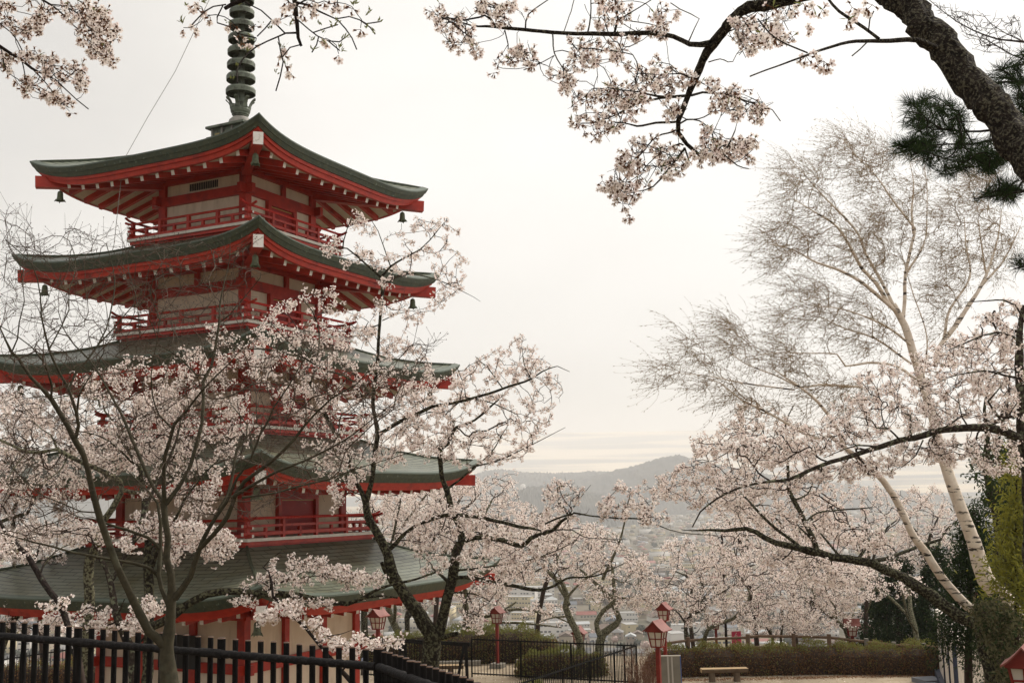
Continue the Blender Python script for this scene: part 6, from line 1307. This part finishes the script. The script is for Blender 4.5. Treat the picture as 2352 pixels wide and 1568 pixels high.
for k in range(2): p = a+(b-a)*(.72+.16*k)+nv*.42; q = MB(); q.box((p[0], p[1], G0+.08+.0*k), (.8, .9, .16), 0, .2); q.build('step', m_step, e, origin=og) if k else q.build('step', m_step, e, origin=og)
# thin utility pole behind the hedge
p = at(1668, 1465, 41.5); q = MB(); q.tube([(0, 0, -2), (0, 0, 5.3)], [.06, .045], 8); o = q.build('thin_pole', b_dark); o.location = (p[0], p[1], G0-.2); tag(o, 'thin straight dark pole rising through the cherries behind the hedge', 'pole')

# ------------------------------------------------------------ people
m_skin = mat('skin', (.55, .33, .22), rough=.6); m_hair = mat('dark_hair', (.02, .014, .01), rough=.5)
def person(loc, h, label, top, bottom, rz=0, skirt=None, hairc=None, step=.08):
    s = h/1.7; J = [((0, 0, .95), .125), ((0, 0, 1.12), .115), ((0, 0, 1.32), .145), ((0, 0, 1.44), .07), ((0, .0, 1.50), .055), ((0, -.01, 1.60), .092), ((0, 0, 1.68), .072),
         ((.09, 0, .88), .085), ((.10, step*.3, .50), .058), ((.10, step, .08), .038), ((.10, step-.13, .03), .035), ((-.09, 0, .88), .085), ((-.10, -step*.3, .50), .058), ((-.10, -step, .08), .038), ((-.10, -step-.13, .03), .035),
         ((.18, 0, 1.36), .06), ((.23, .02, 1.10), .042), ((.22, -.06, .86), .032), ((.22, -.08, .77), .028), ((-.18, 0, 1.36), .06), ((-.23, .02, 1.10), .042), ((-.22, -.04, .86), .032), ((-.22, -.06, .77), .028)]
    E_ = [(0, 1), (1, 2), (2, 3), (3, 4), (4, 5), (5, 6), (0, 7), (7, 8), (8, 9), (9, 10), (0, 11), (11, 12), (12, 13), (13, 14), (2, 15), (15, 16), (16, 17), (17, 18), (2, 19), (19, 20), (20, 21), (21, 22)]
    me = bpy.data.meshes.new('person'); me.from_pydata([tuple(c*s for c in j[0]) for j in J], E_, []); o = bpy.data.objects.new('person', me); col(o); me.materials.append(m_skin)
    sk = o.modifiers.new('s', 'SKIN'); 
    for i, j in enumerate(J): v = me.skin_vertices[0].data[i]; v.radius = (j[1]*s, j[1]*s*.85); v.use_root = (i == 0)
    o.modifiers.new('d', 'SUBSURF').levels = 1; o.modifiers['d'].render_levels = 1
    dg = bpy.context.evaluated_depsgraph_get(); bm_ = bpy.data.meshes.new_from_object(o.evaluated_get(dg)); bpy.data.objects.remove(o); o = col(bpy.data.objects.new('person', bm_))
    bm_.materials.clear()
    for m in (m_skin, top, bottom, m_hair): bm_.materials.append(m)
    for p in bm_.polygons:
        c = p.center; z = c.z/s; p.material_index = 0
        if z < .05: p.material_index = 3
        elif z < .92 and abs(c.x)/s < .19: p.material_index = 2 if skirt is None else 0
        elif z < 1.44 and not (z < .84): p.material_index = 1
        p.use_smooth = True
    o.location = loc; o.rotation_euler = (0, 0, rz); tag(o, label, 'person')
    q = MB(); q.lathe((0, .012*s, 0), [(0, 1.735*s), (.07*s, 1.725*s), (.098*s, 1.66*s), (.10*s, 1.58*s), (.075*s, 1.50*s), (.06*s, 1.47*s)], 14); V = q.v
    q.v = [(x, y if y > -.055*s else -.055*s, z) for x, y, z in V]; q.build('hair', hairc or m_hair, o, smooth=True)
    for sx in (-1, 1): q = MB(); q.lathe((sx*.032*s, -.088*s, 1.605*s), [(0, -.008), (.009, 0), (0, .008)], 6); q.build('eye', m_hair, o)
    q = MB(); q.tube([(0, -.09*s, 1.60*s), (0, -.108*s, 1.575*s)], [.008, .014], 5); q.build('nose', m_skin, o)
    q = MB(); q.lathe((0, 0, 0), [(.165*s, 1.36*s), (.168*s, 1.25*s), (.15*s, 1.1*s), (.165*s, .9*s), (.17*s, .82*s)], 16); V = q.v; q.v = [(x, y*.75, z) for x, y, z in V]; q.build('jacket', top, o, smooth=True)
    if skirt: q = MB(); q.lathe((0, 0, 0), [(.14*s, 1.05*s), (.18*s, .9*s), (.19*s, .6*s), (.23*s, .30*s)], 18); V = q.v; q.v = [(x, y*.8, z) for x, y, z in V]; q.build('skirt', skirt, o, smooth=True)
    for sx in (-1, 1):
        for k in range(4): q = MB(); q.tube([(sx*(.205+.009*k)*s, (-.07-.006)*s, .775*s), (sx*(.207+.009*k)*s, -.085*s, (.70-.008*(k % 2))*s)], [.008*s, .006*s], 5); q.build('finger', m_skin, o)
        q = MB(); q.tube([(sx*.205*s, -.085*s, .79*s), (sx*.195*s, -.11*s, .745*s)], [.009*s, .007*s], 5); q.build('thumb', m_skin, o)
    return o
m_wc = mat('cream_knit', (.78, .72, .62), (.62, .56, .47), scale=30, rough=.9); m_navy = mat('dark_cloth', (.015, .016, .02), rough=.8); m_lb = mat('pale_blue_cloth', (.36, .40, .55), rough=.8); m_gry = mat('grey_cloth', (.16, .15, .15), rough=.8)
pp = at(285, 1566, 38.6); person((pp[0], pp[1], G0), 1.56, 'woman in cream top and long white lace skirt behind the picket fence', m_wc, m_wc, 2.2, skirt=m_wc, hairc=mat('brown_hair', (.06, .03, .018), rough=.5))
pp = at(247, 1548, 39.6); person((pp[0], pp[1], G0), 1.66, 'person in dark jacket and trousers next to the woman in white', m_navy, m_navy, 2.6)
pp = at(838, 1560, 38.0); person((pp[0], pp[1], G0), .95, 'small child in pale blue jacket and dark cap behind the fence corner', m_lb, m_gry, .2)

# ------------------------------------------------------------ valley town
VZ = -81.0
def hz(x, y): return float(hterr(np.array([x]), np.array([y]))[0])
roofc = [((.12, .115, .11), 'grey tiled'), ((.08, .09, .105), 'slate blue'), ((.17, .045, .032), 'rust red'), ((.10, .065, .045), 'brown'), ((.30, .31, .31), 'pale grey'), ((.05, .05, .05), 'black tiled')]
wallc = [((.46, .41, .33), 'cream'), ((.34, .28, .20), 'beige'), ((.60, .57, .53), 'white'), ((.24, .19, .15), 'tan'), ((.48, .40, .24), 'yellow')]
rmat = [mat('roof_%s' % n.replace(' ', '_'), c, tuple(x*1.25 for x in c), scale=.8, rough=.6) for c, n in roofc]; wmat = [mat('wall_%s' % n, c, rough=.9) for c, n in wallc]; m_win = mat('house_window', (.05, .06, .07), rough=.25); m_flat = mat('flat_roof', (.34, .33, .31), (.25, .25, .24), scale=.3, rough=.9)
def house_parts(W, D, H, kind, r):
    """returns list of (V, F, material slot 0 wall 1 roof 2 window)"""
    q = MB(); q.box((0, 0, H/2), (W, D, H), 0)
    if kind == 'gable' or kind == 'hip':
        o_ = .5; rh = min(W, D)*.27; hx = W/2+o_; hy = D/2+o_; ix = hx if kind == 'gable' else hx-hy*.9
        V = [(-hx, -hy, H), (hx, -hy, H), (hx, hy, H), (-hx, hy, H), (-ix, 0, H+rh), (ix, 0, H+rh), (-hx, -hy, H-.15), (hx, -hy, H-.15), (hx, hy, H-.15), (-hx, hy, H-.15)]
        q.add(V, [(0, 1, 5, 4), (2, 3, 4, 5), (1, 2, 5), (3, 0, 4), (6, 7, 1, 0), (7, 8, 2, 1), (8, 9, 3, 2), (9, 6, 0, 3), (9, 8, 7, 6)], 1)
        if kind == 'gable' and H > 4.5:   # porch roof between the storeys
            q.add([(-hx, -D/2, H*.56), (hx, -D/2, H*.56), (hx, -D/2-1.3, H*.50), (-hx, -D/2-1.3, H*.50), (-hx, -D/2-1.3, H*.485), (hx, -D/2-1.3, H*.485)], [(3, 2, 1, 0), (4, 5, 2, 3)], 1)
    else:
        q.box((0, 0, H+.12), (W+.3, D+.3, .25), 1)
    st = max(1, int(H/2.9))
    for k in range(st):
        z = H*(k+.58)/st; n = max(2, int(W/2.6)); hh = .55
        for i in range(n):
            x = -W/2+W*(i+.5)/n
            if r.random() < .85: ww = W/n*.32; q.add([(x-ww, -D/2-.03, z-hh), (x+ww, -D/2-.03, z-hh), (x+ww, -D/2-.03, z+hh), (x-ww, -D/2-.03, z+hh)], [(0, 1, 2, 3)], 2)
        for sx in (-1, 1):
            for yy in (-.25, .25):
                if r.random() < .6: Y = D*yy; X = sx*(W/2+.03); f = [(0, 1, 2, 3)] if sx > 0 else [(3, 2, 1, 0)]; q.add([(X, Y-.6, z-hh), (X, Y+.6, z-hh), (X, Y+.6, z+hh), (X, Y-.6, z+hh)], f, 2)
    return q
rr = random.Random(17); protos = []
specs = [('house', 'gable', 11, 8, 5.6), ('house', 'hip', 10, 9, 5.8), ('house', 'gable', 14, 8, 3.6), ('house', 'hip', 13, 9, 6.2), ('house', 'gable', 9, 7, 6), ('building', 'flat', 16, 10, 8.5), ('shed', 'gable', 18, 10, 4.2), ('building', 'flat', 24, 11, 11), ('house', 'flat', 10, 9, 6.5), ('house', 'hip', 15, 10, 3.8)]
for k, (nm, kind, W, D, H) in enumerate(specs):
    for v in range(4):
        ri = (k*2+v) % 6; wi = (k+v*2) % 5; q = house_parts(W, D, H, kind, rr); rm = m_flat if kind == 'flat' else rmat[ri]
        lab = '%s walled %s in the valley town below' % (wallc[wi][1], ('flat roofed block' if kind == 'flat' else ('long shed' if nm == 'shed' else ('one storey house' if H < 4.5 else 'two storey house'))+' with %s roof' % roofc[ri][1]))
        protos.append((nm, q, [wmat[wi], rm, m_win], lab, kind, wi, ri))
spots = []; y = 560.0; row = 0
while y < 3900:
    dy = 13+y*.015; hw = (y*.53+40); x = -hw+rr.uniform(0, 8)
    while x < hw:
        if rr.random() < .84 and not (row % 4 == 3): spots.append((x+rr.uniform(-3, 3), y+rr.uniform(-4, 4)))
        x += rr.uniform(12, 22)*(1 if y < 1600 else 1.5)
    y += dy; row += 1
def vis(x, y):
    P = np.array([x, y, hz(x, y)+4]); zc_ = P@FW; u = PW/2+FOC*(P@RT)/zc_; v = PH/2-FOC*(P@UP)/zc_
    return u, v
built = 0; placed = {}; restq = {}
for (x, y) in spots:
    u, v = vis(x, y)
    if not (-60 < u < 2420): continue
    pi_ = rr.randrange(len(protos)) if rr.random() < .9 else rr.choice([20, 21, 28, 29]); nm, q, ms, lab, kind, wi, ri = protos[pi_]; rz_ = rr.choice([0, 0, .25, -.2, 1.5, .12, 1.7])+rr.uniform(-.08, .08); sc_ = rr.uniform(.66, .95)
    seen = (0 < u < 330 or 1090 < u < 1760) and v > 1150
    if seen and built < 290:
        if pi_ not in placed:
            o = q.build(nm, ms); placed[pi_] = o
        else: o = placed[pi_].copy(); col(o)
        o.location = (x, y, hz(x, y)-.1); o.rotation_euler = (0, 0, rz_); o.scale = (sc_,)*3; tag(o, lab, 'house' if nm == 'house' else 'building', 'houses of the valley town'); built += 1
    else:
        restq.setdefault(pi_, []).append((x, y, hz(x, y)-.1, rz_, sc_))
Vt = []; Ft3 = []; bigmats = wmat+rmat+[m_flat, m_win]; off = 0; groups = {}
for pi_, L in restq.items():
    nm, q, ms, lab, kind, wi, ri = protos[pi_]; V = np.array(q.v); slot = [wi, 11 if kind == 'flat' else 5+ri, 12]
    for (x, y, z, rz_, s_) in L:
        ca, sa = math.cos(rz_), math.sin(rz_); W_ = np.stack([(V[:, 0]*ca-V[:, 1]*sa)*s_+x, (V[:, 0]*sa+V[:, 1]*ca)*s_+y, V[:, 2]*s_+z], -1); Vt.append(W_)
        for f, m_ in zip(q.f, q.m):
            if m_ == 2 and y > 1300: continue
            groups.setdefault(len(f), ([], []))[0].append([i+off for i in f]); groups[len(f)][1].append(slot[m_])
        off += len(V)
tag(mesh_np('town_houses', np.concatenate(Vt), [(np.array(a), np.array(b)) for a, b in groups.values()], bigmats), 'dense far houses of the town spreading across the valley floor', 'town', kind='stuff')
# trees of the town
r = np.random.default_rng(8); n = 1500; yy = 560*(4000/560)**r.random(n); xx = (r.random(n)*2-1)*yy*.55; Vs = []; Fs = []; mi = []; o_ = 0
for x, y in zip(xx, yy):
    m = 80; s_ = r.uniform(1.6, 3.6)*(1+y/2500); d = rdir(m, r); P = d*np.array([s_, s_, s_*.8])*r.uniform(.5, 1, m)[:, None]+np.array([x, y, hz(x, y)+s_*.7]); V, F = pents(P, d, np.full(m, s_*.24), r); Vs.append(V); Fs.append(F+o_); o_ += len(V); mi.append(np.full(len(F), r.choice([0, 0, 1, 2])))
tag(mesh_np('town_trees', np.concatenate(Vs), [(np.concatenate(Fs), np.concatenate(mi))], [petal('grove_dark', (.045, .055, .04), .1), petal('grove_brown', (.12, .09, .065), .1), petal('grove_pink', (.50, .38, .34), .2)]), 'groves and garden trees scattered through the valley town', 'trees', kind='stuff')
# ---- forested hills
def hill(name, pts, y, depth, seed, m):
    """pts: skyline in photo coordinates at distance y"""
    r = np.random.default_rng(seed); P = [at(u, v, y) for u, v in pts]; xs_ = np.array([p[0] for p in P]); zs_ = np.array([p[2] for p in P]); nx, ny = 220, 60
    X = np.linspace(xs_[0], xs_[-1], nx); Hh = np.interp(X, xs_, zs_); k = np.ones(5)/5; Hh[2:-2] = np.convolve(Hh, k, 'valid')
    Y = np.linspace(-1, 1, ny); V = []
    for t in Y:
        prof = np.cos(t*math.pi/2)**1.3; zf_ = VZ-10+(Hh-VZ+10)*prof; n1 = np.sin(X*.011*(3000/y)+t*3)*.04+np.sin(X*.035*(3000/y)+t*7)*.025; zf_ = zf_+(zf_-VZ)*n1*(1-prof*.8)+r.normal(size=nx)*y*.0007
        V.append(np.stack([X, y+t*depth+0*X, zf_], -1))
    return tag(mesh_np(name, np.concatenate(V), [(gridfaces(ny, nx), 0)], [m], smooth=False), kind='structure')
m_for = mat('leafless_forest', (.04, .045, .045), (.085, .08, .068), scale=.02, rough=1, detail=8)
hill('hill', [(1250, 1120), (1300, 1110), (1360, 1096), (1430, 1077), (1470, 1064), (1500, 1060), (1510, 1056), (1520, 1061), (1560, 1070), (1640, 1088), (1730, 1103), (1850, 1118), (2000, 1135), (2200, 1160)], 3600, 450, 1, m_for)
hill('hill', [(1040, 1140), (1080, 1105), (1120, 1090), (1150, 1085), (1200, 1093), (1260, 1095), (1330, 1092), (1420, 1092), (1500, 1100)], 4300, 400, 2, m_for)
hill('hill', [(1120, 1165), (1170, 1140), (1210, 1122), (1240, 1121), (1290, 1127), (1360, 1138), (1420, 1150), (1460, 1165)], 2700, 260, 3, m_for)
hill('hill', [(-100, 1170), (0, 1150), (60, 1130), (130, 1120), (220, 1115), (350, 1120), (500, 1140)], 3400, 400, 4, m_for)
# observatory-like white dome far off
q = MB(); q.lathe((0, 0, 0), [(9, 0), (9, 8), (7.5, 13), (4, 16), (0, 17)], 16); q.box((30, 0, 3), (30, 12, 6)); o = q.build('dome_building', wmat[2]); p = at(1201, 1117, 3300); o.location = (p[0], p[1], p[2]-8); tag(o, 'tiny white domed building on the far hillside', 'building')
# ---- haze over the valley
hb_ = MB(); hb_.box((0, 6500, 255), (30000, 13400, 730)); hz_o = hb_.build('haze', None); hz_o.data.materials.clear()
mh = bpy.data.materials.new('valley_haze'); mh.use_nodes = True; t = mh.node_tree; t.nodes.clear(); oo = N(t, 'ShaderNodeOutputMaterial'); pv_ = N(t, 'ShaderNodeVolumePrincipled'); pv_.inputs['Density'].default_value = .00018; pv_.inputs['Color'].default_value = (.985, .975, .965, 1); pv_.inputs['Anisotropy'].default_value = 0
t.links.new(pv_.outputs[0], oo.inputs['Volume']); hz_o.data.materials.append(mh); tag(hz_o, kind='stuff')
